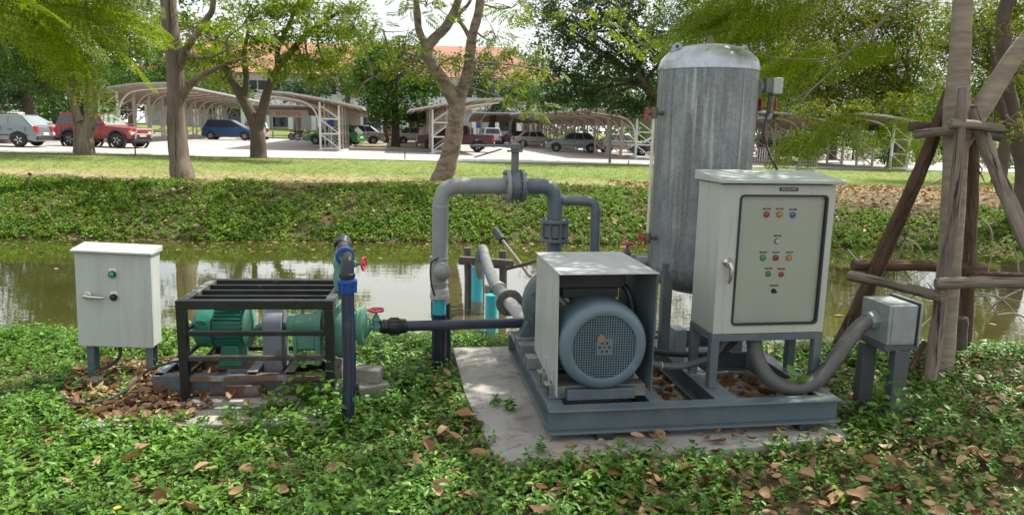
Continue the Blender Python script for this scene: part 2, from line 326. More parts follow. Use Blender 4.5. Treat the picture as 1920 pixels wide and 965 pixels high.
M['leaf_yellow'] = leafmat('yellowing_leaf', [(.035, .08, .012), (.07, .13, .016), (.13, .19, .02), (.15, .19, .02), (.42, .24, .02)], .42, .5, .25)
M['leaf_frond'] = leafmat('fern_leaflet', [(.085, .14, .005), (.14, .21, .007), (.21, .28, .012)], .55, .5, .2, (1.3, 1.25, .35))
M['grass'] = leafmat('grass_blade', [(.12, .18, .035), (.175, .235, .052), (.26, .26, .10)], .3, .6)

# ------------------------------------------------------------------ ground, water, road
def sheet(name, xs, ys, fz, mat):
    v = [(x, y, fz(x, y)) for y in ys for x in xs]; nx = len(xs)
    f = [(j * nx + i, j * nx + i + 1, (j + 1) * nx + i + 1, (j + 1) * nx + i) for j in range(len(ys) - 1) for i in range(nx - 1)]
    mb = MB(); mb.add(v, f); return props(mb.part(name, mat, smooth=True, fix=False), kind='structure')
xs = [-900, -300, -120] + list(np.arange(-60, -12, 2.)) + list(np.arange(-12, 12, .5)) + list(np.arange(12, 61, 2.)) + [120, 300, 900]
ys = [-60, -20, -5, 0] + list(np.arange(1, 5.2, .3)) + list(np.arange(5.3, 8.2, .12)) + [9, 10] + list(np.arange(10.5, 19, .2)) + list(np.arange(19.5, 34, .8)) + list(np.arange(35, 100, 1.5)) + [120, 200, 400, 1200]
sheet('ground', xs, ys, G, M['ground'])
sheet('water', [-900, -60, -20, -5, 5, 20, 60, 900], [4.8, 6, 8, 10, 12, 14, 17], lambda x, y: -.5, M['water'])
E0 = np.array([-18.86, 28.0]); E1 = np.array([24.5, 41.5]); ED = (E1 - E0) / np.linalg.norm(E1 - E0); EN = np.array([-ED[1], ED[0]])
def road_pt(s, d): return E0 + ED * s + EN * d
mb = MB(); S_ = list(np.arange(-60, 121, 4.)); D_ = [0, 6, 14, 24, 36, 52]
v = [(*road_pt(s, d + (.25 * math.sin(s * .6) * (d == 0))), 0) for d in D_ for s in S_]; v = [(x, y, G(x, y) + .03) for x, y, _ in v]; n_ = len(S_)
mb.add(v, [(j * n_ + i, j * n_ + i + 1, (j + 1) * n_ + i + 1, (j + 1) * n_ + i) for j in range(len(D_) - 1) for i in range(n_ - 1)])
props(mb.part('car_park_road', M['road'], fix=False), kind='structure')

# ------------------------------------------------------------------ frames of the two machines
S = Frame((0.212, 3.53, 0), rad(8.76))        # booster pump skid: origin at its front left corner
P = Frame((-1.927, 4.01, 0), rad(4.7))        # left pump cage: front left post
K = Frame((-2.797, 4.47, 0), rad(5.0))        # left cabinet: front left edge
def slab(name, pts, z0, z1, mat):
    mb = MB(); mb.prism(pts, (0, 0, z0), (1, 0, 0), (0, 1, 0), (0, 0, z1 - z0)); return props(mb.part(name, mat, smooth=False, bevel=.008), kind='structure')
slab('concrete_pad', [(-.05, 3.30), (.62, 3.38), (1.25, 3.53), (1.84, 3.69), (1.92, 4.4), (1.72, 5.5), (-.43, 5.17), (-.27, 4.2)], -.16, 0, M['pad'])
slab('concrete_pad', [tuple(P.w((a, b, 0)))[:2] for a, b in ((-.42, -.36), (.95, -.33), (.98, .72), (-.2, .74))], -.14, -.004, M['pad'])
slab('concrete_pad', [(-2.72, 4.38), (-2.40, 4.36), (-2.30, 4.78), (-2.74, 4.80)], -.1, -.028, M['pad'])

# ------------------------------------------------------------------ booster pump skid
def ibeam(p, q, h=.135, w=.09, t=.012):
    p = Vector(p); q = Vector(q); mb = MB(); d = Vector((0, 0, h / 2 - t / 2))
    mb.bar(p, q, t, h - 2 * t); mb.bar(p + d, q + d, w, t); mb.bar(p - d, q - d, w, t); return mb
zc = .105
sk = S.thing('pump_skid', 'blue grey I-beam base frame lying on the concrete pad under the booster pump', 'steel frame', (.8, .75, .03))
ibeam((0, .045, zc), (1.645, .045, zc)).part('beam', M['steel'], sk, .003)
ibeam((.05, .093, zc), (.05, 1.43, zc)).part('beam', M['steel'], sk, .003)
ibeam((1.60, .093, zc), (1.60, 1.43, zc)).part('beam', M['steel'], sk, .003)
ibeam((0, 1.478, zc), (1.645, 1.478, zc)).part('beam', M['steel'], sk, .003)
ibeam((1.01, .093, zc), (1.01, 1.43, zc), w=.125).part('beam', M['steel'], sk, .003)
ibeam((.61, .093, zc), (.61, 1.43, zc), w=.08).part('beam', M['steel'], sk, .003)
ibeam((1.075, .95, zc), (1.553, .95, zc), w=.09).part('beam', M['steel'], sk, .003)
for lx in (.3, 1.45):
    MB().box(lx - .045, lx + .045, .0, .085, .0, .036).part('foot_pad', M['rubber'], sk, .003)
for ly, x0, clip in ((.22, .03, 1), (.42, .03, 1), (.72, -.005, 0), (.98, -.005, 0), (1.14, -.005, 0)):
    mb = MB(); mb.box(x0, .57, ly - .045, ly + .045, .2335, .2415).box(x0, .57, ly - .045, ly - .037, .1735, .233).box(x0, .57, ly + .037, ly + .045, .1735, .233)
    cm = mb.part('cross_channel', M['steel_dusty'], sk, .002)
    if clip:
        MB().box(.012, .062, ly - .03, ly + .03, .2425, .2475).part('clip_plate', M['galv'], cm, .001)
        MB().lathe([(.014, 0), (.014, .008), (.009, .009), (.009, .017)], (.038, ly, .248), n=6).part('bolt', M['galv'], cm)

# motor guard (bent sheet over the motor)
gd = S.thing('motor_guard', 'open ended box of rust streaked grey sheet steel shielding the pump motor', 'guard', (.31, .45, .2))
MB().prism([(.118, .205), (.155, .869), (.775, .869), (.78, .26)], (.062, 0, 0), (0, 1, 0), (0, 0, 1), (-.004, 0, 0)).part('side_plate', M['guard'], gd)
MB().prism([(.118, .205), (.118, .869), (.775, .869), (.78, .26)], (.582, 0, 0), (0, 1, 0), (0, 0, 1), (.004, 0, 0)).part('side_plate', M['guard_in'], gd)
MB().box(.052, .592, .10, .79, .87, .875).part('top_plate', M['guard'], gd, .002)
for ly in (.22, .42):
    MB().box(.052, .0575, ly - .022, ly + .022, .243, .33).part('hold_down_tab', M['guard'], gd, .001)

# motor
mo = S.thing('electric_motor', 'blue grey electric motor with a round perforated fan cover', 'motor', (.307, .5, .2))
cx, cz = .307, .478
mb = MB(); mb.lathe([(.174, .009), (.176, .0), (.19, -.003), (.212, .002), (.230, .014), (.240, .034), (.243, .06), (.243, .24), (.236, .242)], (cx, .1, cz), (0, 1, 0), 64, cap=False)
fc = mb.part('fan_cover', M['motor'], mo)
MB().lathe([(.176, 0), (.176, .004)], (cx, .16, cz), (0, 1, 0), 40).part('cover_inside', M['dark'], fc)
mb = MB(); pit = .0136; RG = .1745
for k in range(-14, 14):
    o = (k + .5) * pit
    if abs(o) < RG:
        h = math.sqrt(RG * RG - o * o)
        mb.box(cx + o - .0021, cx + o + .0021, .1055, .1095, cz - h, cz + h); mb.box(cx - h, cx + h, .1060, .1090, cz + o - .0021, cz + o + .0021)
props(mb.part('grille', M['motor'], fc, smooth=False), kind='stuff')
mb = MB(); mb.box(cx - .043, cx + .043, .102, .1052, cz - .043, cz + .043); hub = mb.part('grille_hub', M['motor'], fc, .002)
for k in range(6):
    a = k * math.tau / 6; MB().lathe([(.0075, 0), (.0075, .001)], (cx + .026 * math.cos(a), .1005, cz + .026 * math.sin(a)), (0, 1, 0), 8).part('slot', M['dark'], hub)
MB().lathe([(.006, 0), (.006, .001)], (cx, .1005, cz), (0, 1, 0), 10).part('slot', M['dark'], hub)
MB().lathe([(.16, 0), (.19, .01), (.19, .52), (.16, .53)], (cx, .345, cz), (0, 1, 0), 40).part('stator_body', M['steel'], mo)
for k in range(40):
    a = k * math.tau / 40 + .05; c, s_ = math.cos(a), math.sin(a)
    if k == 0: fin0 = MB().bar((cx + .207 * c, .36, cz + .207 * s_), (cx + .207 * c, .86, cz + .207 * s_), .006, .036, (c, 0, s_)).part('cooling_fin', M['steel'], mo)
    else: MB().bar((cx + .207 * c, .36, cz + .207 * s_), (cx + .207 * c, .86, cz + .207 * s_), .006, .036, (c, 0, s_)).part('cooling_fin', M['steel'], mo)
mb = MB(); mb.box(.09, .47, .30, .62, .755, .835).box(.12, .44, .33, .59, .692, .754); tb = mb.part('terminal_box', M['plastic_black'], mo, .008)
MB().box(.08, .48, .29, .63, .8355, .850).part('terminal_lid', M['plastic_black'], tb, .006)
MB().tube(curve([(.47, .4, .76), (.51, .38, .72), (.535, .36, .62), (.54, .36, .5)]), .018, 10).part('gland_cable', M['cable'], mo)
MB().box(.12, .50, .13, .22, .176, .236).part('front_support', M['steel'], mo, .004)
for lx in (.15, .43): MB().box(lx - .05, lx + .05, .46, .78, .2425, .30).part('motor_foot', M['steel'], mo, .006)
t = S.thing('stuck_leaf', 'dry brown leaf caught on the grille of the motor fan cover', 'leaf', (.287, .098, .52))
MB().add([(.272, .1, .505), (.262, .097, .53), (.278, .094, .552), (.30, .097, .545), (.305, .093, .525), (.294, .0985, .505)], [(0, 1, 5), (1, 2, 5), (2, 3, 5), (3, 4, 5)]).part('leaf_blade', M['dry'], t, fix=False)

# booster pump casing behind the motor
bp_ = S.thing('booster_pump', 'blue grey centrifugal pump casing behind the sheet steel guard', 'pump', (.3, 1.2, .24))
mb = MB(); mb.lathe([(.10, -.02), (.20, 0), (.25, .03), (.262, .08), (.25, .13), (.19, .16), (.09, .17)], (.30, 1.10, .46), (0, 1, 0), 40); vl = mb.part('volute', M['steel'], bp_)
for k in range(8):
    a = math.tau * (k + .5) / 8; MB().lathe([(.012, 0), (.012, .016)], (.30 + .225 * math.cos(a), 1.095, .46 + .225 * math.sin(a)), (0, -1, 0), 6).part('bolt', M['flange'], vl)
MB().prism([(.02, .2425), (.58, .2425), (.50, .40), (.10, .40)], (0, 1.13, 0), (1, 0, 0), (0, 0, 1), (0, .10, 0)).part('pump_foot', M['steel'], bp_, .005)
MB().lathe([(.055, -.36), (.055, -.02), (.085, -.015), (.085, 0)], (.30, 1.08, .46), (0, 1, 0), 20).part('shaft_housing', M['steel'], bp_)
MB().lathe([(.06, 0), (.06, .1), (.108, .101), (.108, .125)], (.287, 1.255, .66), (0, 0, 1), 24).part('discharge_flange', M['steel'], bp_)
MB().lathe([(.06, 0), (.06, .09), (.11, .091), (.11, .115)], (.30, 1.26, .46), (0, 1, 0), 24).part('suction_flange', M['steel'], bp_)

# ------------------------------------------------------------------ main discharge pipework
def flange(o, ax, R_, t, r0, mat, parent, nb=8, name='flange'):
    d = Vector(ax).normalized(); f = MB().ring([(r0, 0), (R_ - .003, 0), (R_, .003), (R_, t - .003), (R_ - .003, t), (r0, t)], o, ax, 32).part(name, mat, parent)
    a = d.orthogonal().normalized(); b = d.cross(a)
    for k in range(nb):
        q = math.tau * (k + .5) / nb; p = Vector(o) + (a * math.cos(q) + b * math.sin(q)) * (R_ * .82) - d * .012
        MB().lathe([(.010, 0), (.010, t + .024)], p, ax, 6).part('bolt', M['flange'], f)
    return f
dp = WF.thing('discharge_pipe', 'tall grey pipe arch with a lever valve rising over the booster pump', 'pipework', (-.485, 4.75, -.05))
pr = .054
MB().tube(rpath([(-.485, 4.75, .52), (-.478, 4.75, 1.232), (-.052, 4.84, 1.232)], .13, 7), pr, 20).part('riser_pipe', M['greypipe'], dp)
for p, ax in (((-.479, 4.75, 1.10), (0, 0, 1)), ((-.352, 4.777, 1.232), (1, .2, 0)), ((-.482, 4.75, .75), (0, 0, 1)), ((-.483, 4.75, .585), (0, 0, 1))):
    MB().ring([(pr - .004, -.004), (pr + .003, -.003), (pr + .003, .003), (pr - .004, .004)], p, ax, 20).part('weld_seam', M['white_pipe'], dp)
MB().lathe([(.05, -.03), (.053, .07), (.055, .105), (.05, .125), (.034, .14), (.0, .146)], (-.484, 4.75, .685), (.28, -.95, -.12), 24).part('branch_cap', M['greypipe'], dp)
MB().lathe([(.056, 0), (.066, .006), (.066, .03), (.061, .034), (.063, .06), (.058, .075)], (-.485, 4.75, .47), (0, 0, 1), 24).part('coupling', M['white_pipe'], dp)
MB().tube([(-.487, 4.75, .36), (-.486, 4.75, .475)], .046, 20).part('blue_collar', M['cyan'], dp)
MB().tube([(-.49, 4.75, -.12), (-.487, 4.75, .365)], .051, 20).part('black_pipe', M['hdpe'], dp)
for a in (-2.2, -1.2): MB().tube([(-.49 + .051 * math.cos(a), 4.75 + .051 * math.sin(a), -.1), (-.487 + .051 * math.cos(a), 4.75 + .051 * math.sin(a), .36)], .0016, 5).part('blue_line', M['stripe'], dp)
hv = Vector((.98, .2, 0)).normalized(); vc = Vector((.008, 4.853, 1.232))
flange(vc - hv * .062, hv, .112, .026, .05, M['greypipe'], dp); flange(vc + hv * .036, hv, .112, .026, .05, M['steel'], dp)
vb = MB().lathe([(.05, -.034), (.092, -.034), (.096, -.02), (.096, .02), (.092, .034), (.05, .034)], vc, hv, 32).part('valve_body', M['steel'], dp)
for s_ in (-.014, .014): MB().bar(vc + hv * s_ + Vector((0, 0, -.115)), vc + hv * s_ + Vector((0, 0, .12)), .012, .05, (0, -1, 0)).part('body_lug', M['steel'], vb, .004)
MB().tube([vc + Vector((0, 0, .09)), vc + Vector((0, 0, .225))], .026, 14).part('valve_neck', M['steel'], vb)
MB().box(vc.x - .055, vc.x + .05, vc.y - .04, vc.y + .04, vc.z + .226, vc.z + .238).part('top_plate', M['steel'], vb, .003)
MB().box(vc.x - .03, vc.x + .035, vc.y - .03, vc.y + .03, vc.z + .239, vc.z + .28).part('lever_hub', M['steel'], vb, .006)
MB().bar(vc + Vector((.02, 0, .268)), vc + Vector((-.30, -.06, .262)), .035, .016).part('lever', M['steel'], vb, .004)
MB().tube([vc + Vector((-.09, -.03, .245)), vc + Vector((-.16, -.045, .222)), vc + Vector((-.27, -.06, .188))], .005, 8).part('lever_catch', M['steel'], vb)
MB().tube([vc + Vector((.035, .01, .24)), vc + Vector((.055, .01, .30))], [.014, .011], 8).part('stem_bolt', M['bark'], vb)
MB().tube(rpath([tuple(vc + hv * .06), (.287, 4.905, 1.232), (.289, 4.905, 1.005)], .125, 7), pr, 20).part('elbow_pipe', M['steel'], dp)
for p, ax in (((.165, 4.884, 1.232), hv), ((.289, 4.905, 1.105), (0, 0, 1))):
    MB().ring([(pr - .004, -.004), (pr + .003, -.003), (pr + .003, .003), (pr - .004, .004)], p, ax, 20).part('weld_seam', M['steel'], dp)
ck = (.29, 4.905)
flange((*ck, .982), (0, 0, 1), .106, .022, .05, M['steel'], dp); flange((*ck, .855), (0, 0, 1), .106, .022, .05, M['steel'], dp)
cv = MB().lathe([(.06, .878), (.078, .885), (.08, .93), (.078, .972), (.06, .981)], (*ck, 0), (0, 0, 1), 28).part('check_valve', M['steel'], dp)
for k in range(8):
    a = math.tau * (k + .5) / 8; MB().tube([(ck[0] + .09 * math.cos(a), ck[1] + .09 * math.sin(a), .877), (ck[0] + .09 * math.cos(a), ck[1] + .09 * math.sin(a), .982)], .007, 6).part('tie_rod', M['steel'], cv)
MB().tube([(*ck, .78), (*ck, .858)], .052, 20).part('pump_neck', M['steel'], dp)
bpth = rpath([(.335, 4.905, 1.137), (.567, 4.905, 1.137), (.57, 4.905, .735), (.82, 4.945, .735)], .07, 6)
MB().tube(bpth, .034, 16).part('branch_pipe', M['steel'], dp)
for p, ax in (((.49, 4.905, 1.137), (1, 0, 0)), ((.569, 4.905, 1.065), (0, 0, 1))):
    MB().ring([(.03, -.012), (.039, -.012), (.039, .012), (.03, .012)], p, ax, 18).part('socket', M['steel'], dp)
MB().tube([(.82, 4.945, .735), (1.16, 4.95, .738)], .034, 16).part('tank_branch', M['steel'], dp)
MB().ring([(.03, -.01), (.042, -.01), (.042, .012), (.03, .012)], (1.125, 4.95, .738), (1, 0, 0), 18).part('socket', M['galv'], dp)
def handwheel(o, ax, R_, parent, name='handwheel', mat=None):
    mat = mat or M['red']; d = Vector(ax).normalized(); a = d.orthogonal().normalized(); b = d.cross(a); o = Vector(o)
    pts = [o + (a * math.cos(math.tau * k / 40) + b * math.sin(math.tau * k / 40)) * R_ * (1 + .06 * math.cos(math.tau * k / 8 * 1.0)) for k in range(41)]
    mb = MB(); mb.tube(pts, R_ * .17, 8, False)
    for k in range(4):
        q = math.tau * k / 4; e = o + (a * math.cos(q) + b * math.sin(q)) * R_; mb.bar(o, e, R_ * .22, R_ * .12, d)
    mb.lathe([(R_ * .28, -R_ * .2), (R_ * .28, R_ * .2)], o, d, 10)
    return mb.part(name, mat, parent)
def gate_valve(parent, o, ax_pipe, ax_stem, s, mat, wheel_r, name='valve_body'):
    o = Vector(o); d = Vector(ax_stem).normalized()
    mb = MB(); mb.lathe([(s * .62, -s * 1.1), (s * .62, -s * .75), (s * .5, -s * .7), (s * .5, s * .7), (s * .62, s * .75), (s * .62, s * 1.1)], o, ax_pipe, 8)
    mb.lathe([(s * .5, -s * .6), (s * .56, 0), (s * .5, s * .7), (s * .62, s * .8), (s * .62, s * 1.05), (s * .46, s * 1.15), (s * .34, s * 1.6), (s * .2, s * 1.65), (s * .2, s * 2.0)], o, d, 16)
    vbd = mb.part(name, mat, parent)
    MB().tube([o + d * s * 1.9, o + d * s * 2.35], s * .1, 8).part('stem', M['brass'], parent)
    handwheel(o + d * s * 2.3, d, wheel_r, parent); return vbd
gate_valve(dp, (.80, 4.945, .735), (1, .1, 0), (0, 0, 1), .046, M['brass'], .04)
# second black pipe beside the riser
sp_ = WF.thing('drain_pipe', 'thin black pipe with a ribbed black collar standing behind the grey riser', 'pipe', (-.51, 4.86, -.1))
MB().tube([(-.535, 4.86, .40), (-.545, 4.86, .74)], .021, 12).part('upper_pipe', M['greypipe'], sp_)
MB().tube(curve([(-.505, 4.70, .47), (-.535, 4.685, .6), (-.535, 4.69, .72), (-.49, 4.69, .76)]), .006, 8).part('hose_loop', M['cable'], sp_)
MB().lathe([(.05, .28), (.068, .31), (.070, .42), (.06, .425)], (-.487, 4.86, 0), (0, 0, 1), 20).part('ribbed_collar', M['hdpe'], sp_)
MB().tube([(-.44, 4.86, -.12), (-.455, 4.86, .33)], .034, 14).part('black_pipe', M['hdpe'], sp_)

# suction pipe out of the canal
def A3(x, y, Y): return tuple(float(k) for k in at(x, y, Y))
su = WF.thing('suction_pipe', 'curved pale grey pipe with blue lines coming down from the canal to the booster pump', 'pipe', A3(905, 520, 8.0))
sp1 = curve([A3(898, 520, 8.25), A3(899, 485, 8.2), A3(905, 467, 8.05), A3(911, 487, 7.7), A3(924, 524, 6.8), A3(946, 556, 5.75), A3(954, 566, 5.5)], 5)
MB().tube(sp1, .056, 16).part('hose_pipe', M['flange'], su)
for off in ((.035, -.05, .02), (-.045, -.035, .03)): MB().tube([tuple(np.array(p) + np.array(off)) for p in sp1[9:]], .0035, 5).part('blue_line', M['stripe'], su)
q0 = Vector(A3(955, 567, 5.48)); q1 = Vector(A3(985, 601, 5.02)); qd = (q1 - q0).normalized()
flange(q0 - qd * .012, qd, .108, .024, .055, M['flange'], su, 8)
MB().tube([q0, q1, q1 + qd * .1], .051, 18).part('steel_pipe', M['white_pipe'], su)
MB().ring([(.06, -.012), (.068, -.012), (.068, .012), (.06, .012)], A3(935, 541, 6.25), (A3(946, 556, 5.75)[0] - A3(924, 524, 6.8)[0], -1, -.3), 18).part('clamp', M['galv'], su)

# trestle, blue pipes and the leaning pole in the water
tr = WF.thing('timber_trestle', 'rough timber trestle of posts and a crossbeam standing in the canal', 'trestle', A3(905, 575, 8.35))
for x0, y0, x1, y1, Y in ((878, 585, 877, 464, 8.35), (943, 560, 943, 470, 8.5), (901, 575, 901, 500, 8.7)):
    b_ = A3(x0, y0, Y); MB().tube([(b_[0], b_[1], -.95), A3(x0 + .5, (y0 + y1) / 2, Y), A3(x1, y1, Y)], [.05, .047, .05], 8).part('post', M['wood_dark'], tr, 0)
MB().bar(A3(860, 486, 8.2), A3(962, 493, 8.35), .09, .075).part('beam', M['wood_dark'], tr, .01)
MB().bar(A3(860, 490, 8.62), A3(955, 500, 8.62), .08, .06).part('beam', M['wood_dark'], tr, .01)
MB().bar(A3(908, 541, 7.5), A3(938, 543, 7.55), .09, .09).part('block', M['wood_grey'], tr, .01)
a_ = A3(895, 500, 8.26); bpz = WF.thing('water_pipe', 'upright sky blue plastic pipe with a grimy foot under the trestle beam', 'pipe', (a_[0], a_[1], -.9), 'blue pipes standing in the canal')
MB().tube([(a_[0], a_[1], -.9), (a_[0], a_[1], -.38)], .069, 18).part('grimy_foot', M['flange'], bpz); MB().tube([(a_[0], a_[1], -.385), a_], .067, 18).part('pipe_wall', M['cyan'], bpz)
a_ = A3(922, 552, 7.36); bpz = WF.thing('water_pipe', 'nearer sky blue plastic pipe right of the trestle, capped by a wooden block', 'pipe', (a_[0], a_[1], -.9), 'blue pipes standing in the canal')
MB().tube([(a_[0], a_[1], -.9), a_], .066, 18).part('pipe_wall', M['cyan'], bpz)
po = WF.thing('float_pole', 'pale stick with a black sleeve on its end leaning out of the canal', 'pole', A3(975, 495, 8.8))
p0 = Vector(A3(928, 432, 9.4)); p1 = Vector(A3(978, 497, 8.7))
MB().tube([p0, p0.lerp(p1, .3)], .05, 12).part('sleeve', M['hdpe'], po); MB().tube([p0.lerp(p1, .25), p1, p1 + (p1 - p0) * .3], .021, 10).part('stick', M['twig'], po)
po = WF.thing('driftwood', 'dark bent stick lying at the water right of the trestle', 'stick', A3(960, 500, 8.4))
MB().tube(curve([A3(945, 505, 8.5), A3(965, 500, 8.45), A3(985, 495, 8.4), A3(1005, 488, 8.4)]), [.02] * 9 + [.024] * 10, 8).part('branch', M['wood_dark'], po)

# ------------------------------------------------------------------ pressure tank
tx, ty, TR = 1.195, 1.05, .313
tk = S.thing('pressure_tank', 'tall streaked galvanised steel pressure tank with a bright domed top', 'tank', (tx, ty, .175))
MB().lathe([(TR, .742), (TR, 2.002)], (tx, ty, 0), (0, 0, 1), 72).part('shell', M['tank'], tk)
dome = [(TR + .004, 1.994), (TR + .004, 2.012)] + [(TR * math.cos(a) ** .82 if a < 1.55 else 0, 2.016 + .145 * math.sin(a)) for a in np.linspace(0.05, math.pi / 2, 14)]
MB().lathe(dome, (tx, ty, 0), (0, 0, 1), 72).part('dome', M['dome'], tk)
MB().lathe([(TR * math.cos(a) ** .82 if a < 1.55 else 0, .728 - .175 * math.sin(a)) for a in np.linspace(math.pi / 2, 0.02, 14)] + [(TR + .004, .735), (TR + .004, .75)], (tx, ty, 0), (0, 0, 1), 72).part('bottom_dome', M['tank'], tk)
for sx in (-1, 1):
    mb = MB(); xx = tx + sx * .225
    prof = [(-.045, 0), (.045, 0), (.038, .035)] + [(.028 * math.cos(a), .05 + .028 * math.sin(a)) for a in np.linspace(0, math.pi, 9)] + [(-.038, .035)]
    hole = [(.010 * math.cos(a), .052 + .010 * math.sin(a)) for a in np.linspace(0, math.tau, 10, endpoint=False)]
    n_ = len(prof); o_ = Vector((xx, ty - .02, 2.085)); ux = Vector((.85, .5 * sx, 0)).normalized(); up_ = Vector((sx * -.05, 0, 1)); th = ux.cross(up_) * .012
    mb.prism(prof, o_, ux, up_, th); lg = mb.part('lifting_lug', M['galv'], tk)
    MB().prism(hole, o_ - th * .1, ux, up_, th * 1.2).part('lug_hole', M['dark'], lg)
MB().lathe([(.022, 2.13), (.022, 2.19), (.014, 2.192), (.014, 2.215)], (tx, ty, 0), (0, 0, 1), 12).part('top_nipple', M['brass'], tk)
for lx, ly in ((tx - .255, ty - .15), (tx + .255, ty - .15), (tx - .2, ty + .26), (tx + .2, ty + .26)):
    mb = MB(); mb.box(lx - .03, lx + .03, ly - .03, ly - .022, .1875, .78).box(lx - .03, lx - .022, ly - .021, ly + .03, .1875, .78).box(lx - .05, lx + .05, ly - .05, ly + .05, .1745, .187)
    mb.part('leg', M['steel'], tk, .002)
MB().lathe([(.042, 0), (.042, .08)], (tx - .30, ty + .12, .738), (-1, 0, 0), 16).part('nozzle', M['galv'], tk)
gz = tx - .372
gg = S.thing('level_gauge', 'white sight tube between two red valves on the left side of the tank', 'gauge', (gz, .98, .95))
MB().tube([(gz, .98, .955), (gz, .98, 1.70)], .0105, 10).part('sight_tube', pm('yellowed_tube', (.62, .56, .45), .3, bump=0), gg)
for z_ in (.93, 1.725):
    mb = MB(); mb.lathe([(.02, -.035), (.024, 0), (.02, .035)], (gz, .98, z_), (0, 0, 1), 10).tube([(gz, .98, z_), (gz + .1, 1.0, z_)], .014, 10).tube([(gz, .98, z_), (gz - .045, .97, z_)], .010, 8); mb.part('cock', M['brass'], gg)
    handwheel((gz - .052, .968, z_), (1, .1, 0), .027, gg)
ps = S.thing('pressure_switch', 'cream pressure switch box and dial gauge on red valves high on the tank', 'switch', (1.60, 1.0, 1.72))
MB().tube(rpath([(1.44, 1.05, 1.705), (1.615, 1.0, 1.705), (1.615, 1.0, 1.80)], .03, 5), .0165, 12).part('pipe', M['galv'], ps)
for xx in (1.515, 1.615):
    MB().lathe([(.022, 1.70 if xx < 1.6 else 1.74), (.024, 1.76), (.018, 1.77), (.022, 1.80), (.024, 1.82), (.016, 1.84), (.012, 1.88)], (xx, 1.02 if xx < 1.6 else 1.0, 0), (0, 0, 1), 10).part('valve', M['brass'], ps)
    MB().box(xx + .024, xx + .036, .985, 1.02, 1.755, 1.83).part('valve_lever', M['red'], ps, .004)
dg_ = MB().lathe([(.047, 0), (.05, .003), (.05, .035), (.043, .036)], (1.525, 1.02, 1.905), (-.75, -.55, 0), 20).part('dial_gauge', M['galv'], ps)
sb = MB().box(1.60, 1.665, .955, 1.055, 1.862, 1.962).part('switch_box', M['cream'], ps, .004)
MB().box(1.553, 1.598, .96, 1.05, 1.865, 1.96).part('switch_base', M['flange'], ps, .003)
MB().tube(curve([(1.59, .98, 1.87), (1.575, .96, 1.75), (1.545, .93, 1.62), (1.52, .8, 1.5), (1.50, .62, 1.37), (1.50, .545, 1.25)]), .0075, 8).part('wire', M['cable'], ps)

# ------------------------------------------------------------------ control cabinet
cx0, cx1, cy0, cy1, cz0, cz1 = .972, 1.645, .245, .56, .490, 1.335
cb = S.thing('control_cabinet', 'tall cream control cabinet with a glazed door and coloured lamps on the skid', 'cabinet', (1.31, .4, .175))
MB().box(cx0, cx1, cy0 + .022, cy1, cz0, cz1).part('cabinet_body', M['cream'], cb, .004)
mb = MB(); mb.prism([(cy0 - .035, cz1 + .006), (cy0 - .035, cz1 + .026), (cy1 + .02, cz1 + .062), (cy1 + .02, cz1 + .006)], (cx0 - .022, 0, 0), (0, 1, 0), (0, 0, 1), (cx1 - cx0 + .06, 0, 0)); mb.part('rain_lid', M['cream2'], cb, .004)
# door with an opening: four rails
wx0, wx1, wz0, wz1 = cx0 + .108, cx1 - .045, cz0 + .052, cz1 - .058
def rrect(x0, x1, z0, z1, r, n=5):
    o = []
    for cx_, cz_, a0 in ((x1 - r, z1 - r, 0), (x0 + r, z1 - r, 90), (x0 + r, z0 + r, 180), (x1 - r, z0 + r, 270)):
        o += [(cx_ + r * math.cos(rad(a0 + 90 * k / n)), cz_ + r * math.sin(rad(a0 + 90 * k / n))) for k in range(n + 1)]
    return o
def frame_plate(outer, inner, y0, y1):
    n = len(outer); v = [(x, y, z) for y in (y0, y1) for ring_ in (outer, inner) for x, z in ring_]
    f = []
    for k in range(n):
        j = (k + 1) % n
        f += [(k, j, n + j, n + k), (2 * n + k, 3 * n + k, 3 * n + j, 2 * n + j), (k, 2 * n + k, 2 * n + j, j), (n + k, n + j, 3 * n + j, 3 * n + k)]
    return MB().add(v, f)
dr = frame_plate(rrect(cx0 + .002, cx1 - .002, cz0 + .003, cz1 - .004, .004), rrect(wx0 + .003, wx1 - .003, wz0 + .003, wz1 - .003, .022), cy0, cy0 + .02).part('door', M['cream'], cb)
frame_plate(rrect(wx0 - .002, wx1 + .002, wz0 - .002, wz1 + .002, .026), rrect(wx0 + .009, wx1 - .009, wz0 + .009, wz1 - .009, .018), cy0 - .007, cy0 + .014).part('gasket', M['rubber'], dr)
gm, gn, go_ = newmat('window_glass'); g1 = gn.nodes.new('ShaderNodeBsdfTransparent'); g1.inputs[0].default_value = (.985, .99, .985, 1); g2 = N(gn, 'ShaderNodeBsdfGlossy', Roughness=.06); fr = N(gn, 'ShaderNodeFresnel', IOR=1.5)
ms = gn.nodes.new('ShaderNodeMixShader'); mth = gn.nodes.new('ShaderNodeMath'); mth.operation = 'MULTIPLY_ADD'; mth.inputs[1].default_value = .9; mth.inputs[2].default_value = .035; gn.links.new(fr.outputs[0], mth.inputs[0])
gn.links.new(mth.outputs[0], ms.inputs[0]); gn.links.new(g1.outputs[0], ms.inputs[1]); gn.links.new(g2.outputs[0], ms.inputs[2]); gn.links.new(ms.outputs[0], go_.inputs[0])
MB().box(wx0 + .008, wx1 - .008, cy0 + .004, cy0 + .008, wz0 + .008, wz1 - .008).part('window_pane', gm, dr)
pn = MB().box(wx0 - .01, wx1 + .01, cy0 + .0205, cy0 + .0215, wz0 - .01, wz1 + .01).part('instrument_panel', pm('dusty_panel', (.62, .69, .62), .5, 0, .07, 3, 0, dirt=(.62, .64, .53), dirt_lo=.5, dirt_hi=.85, ds=3), cb)
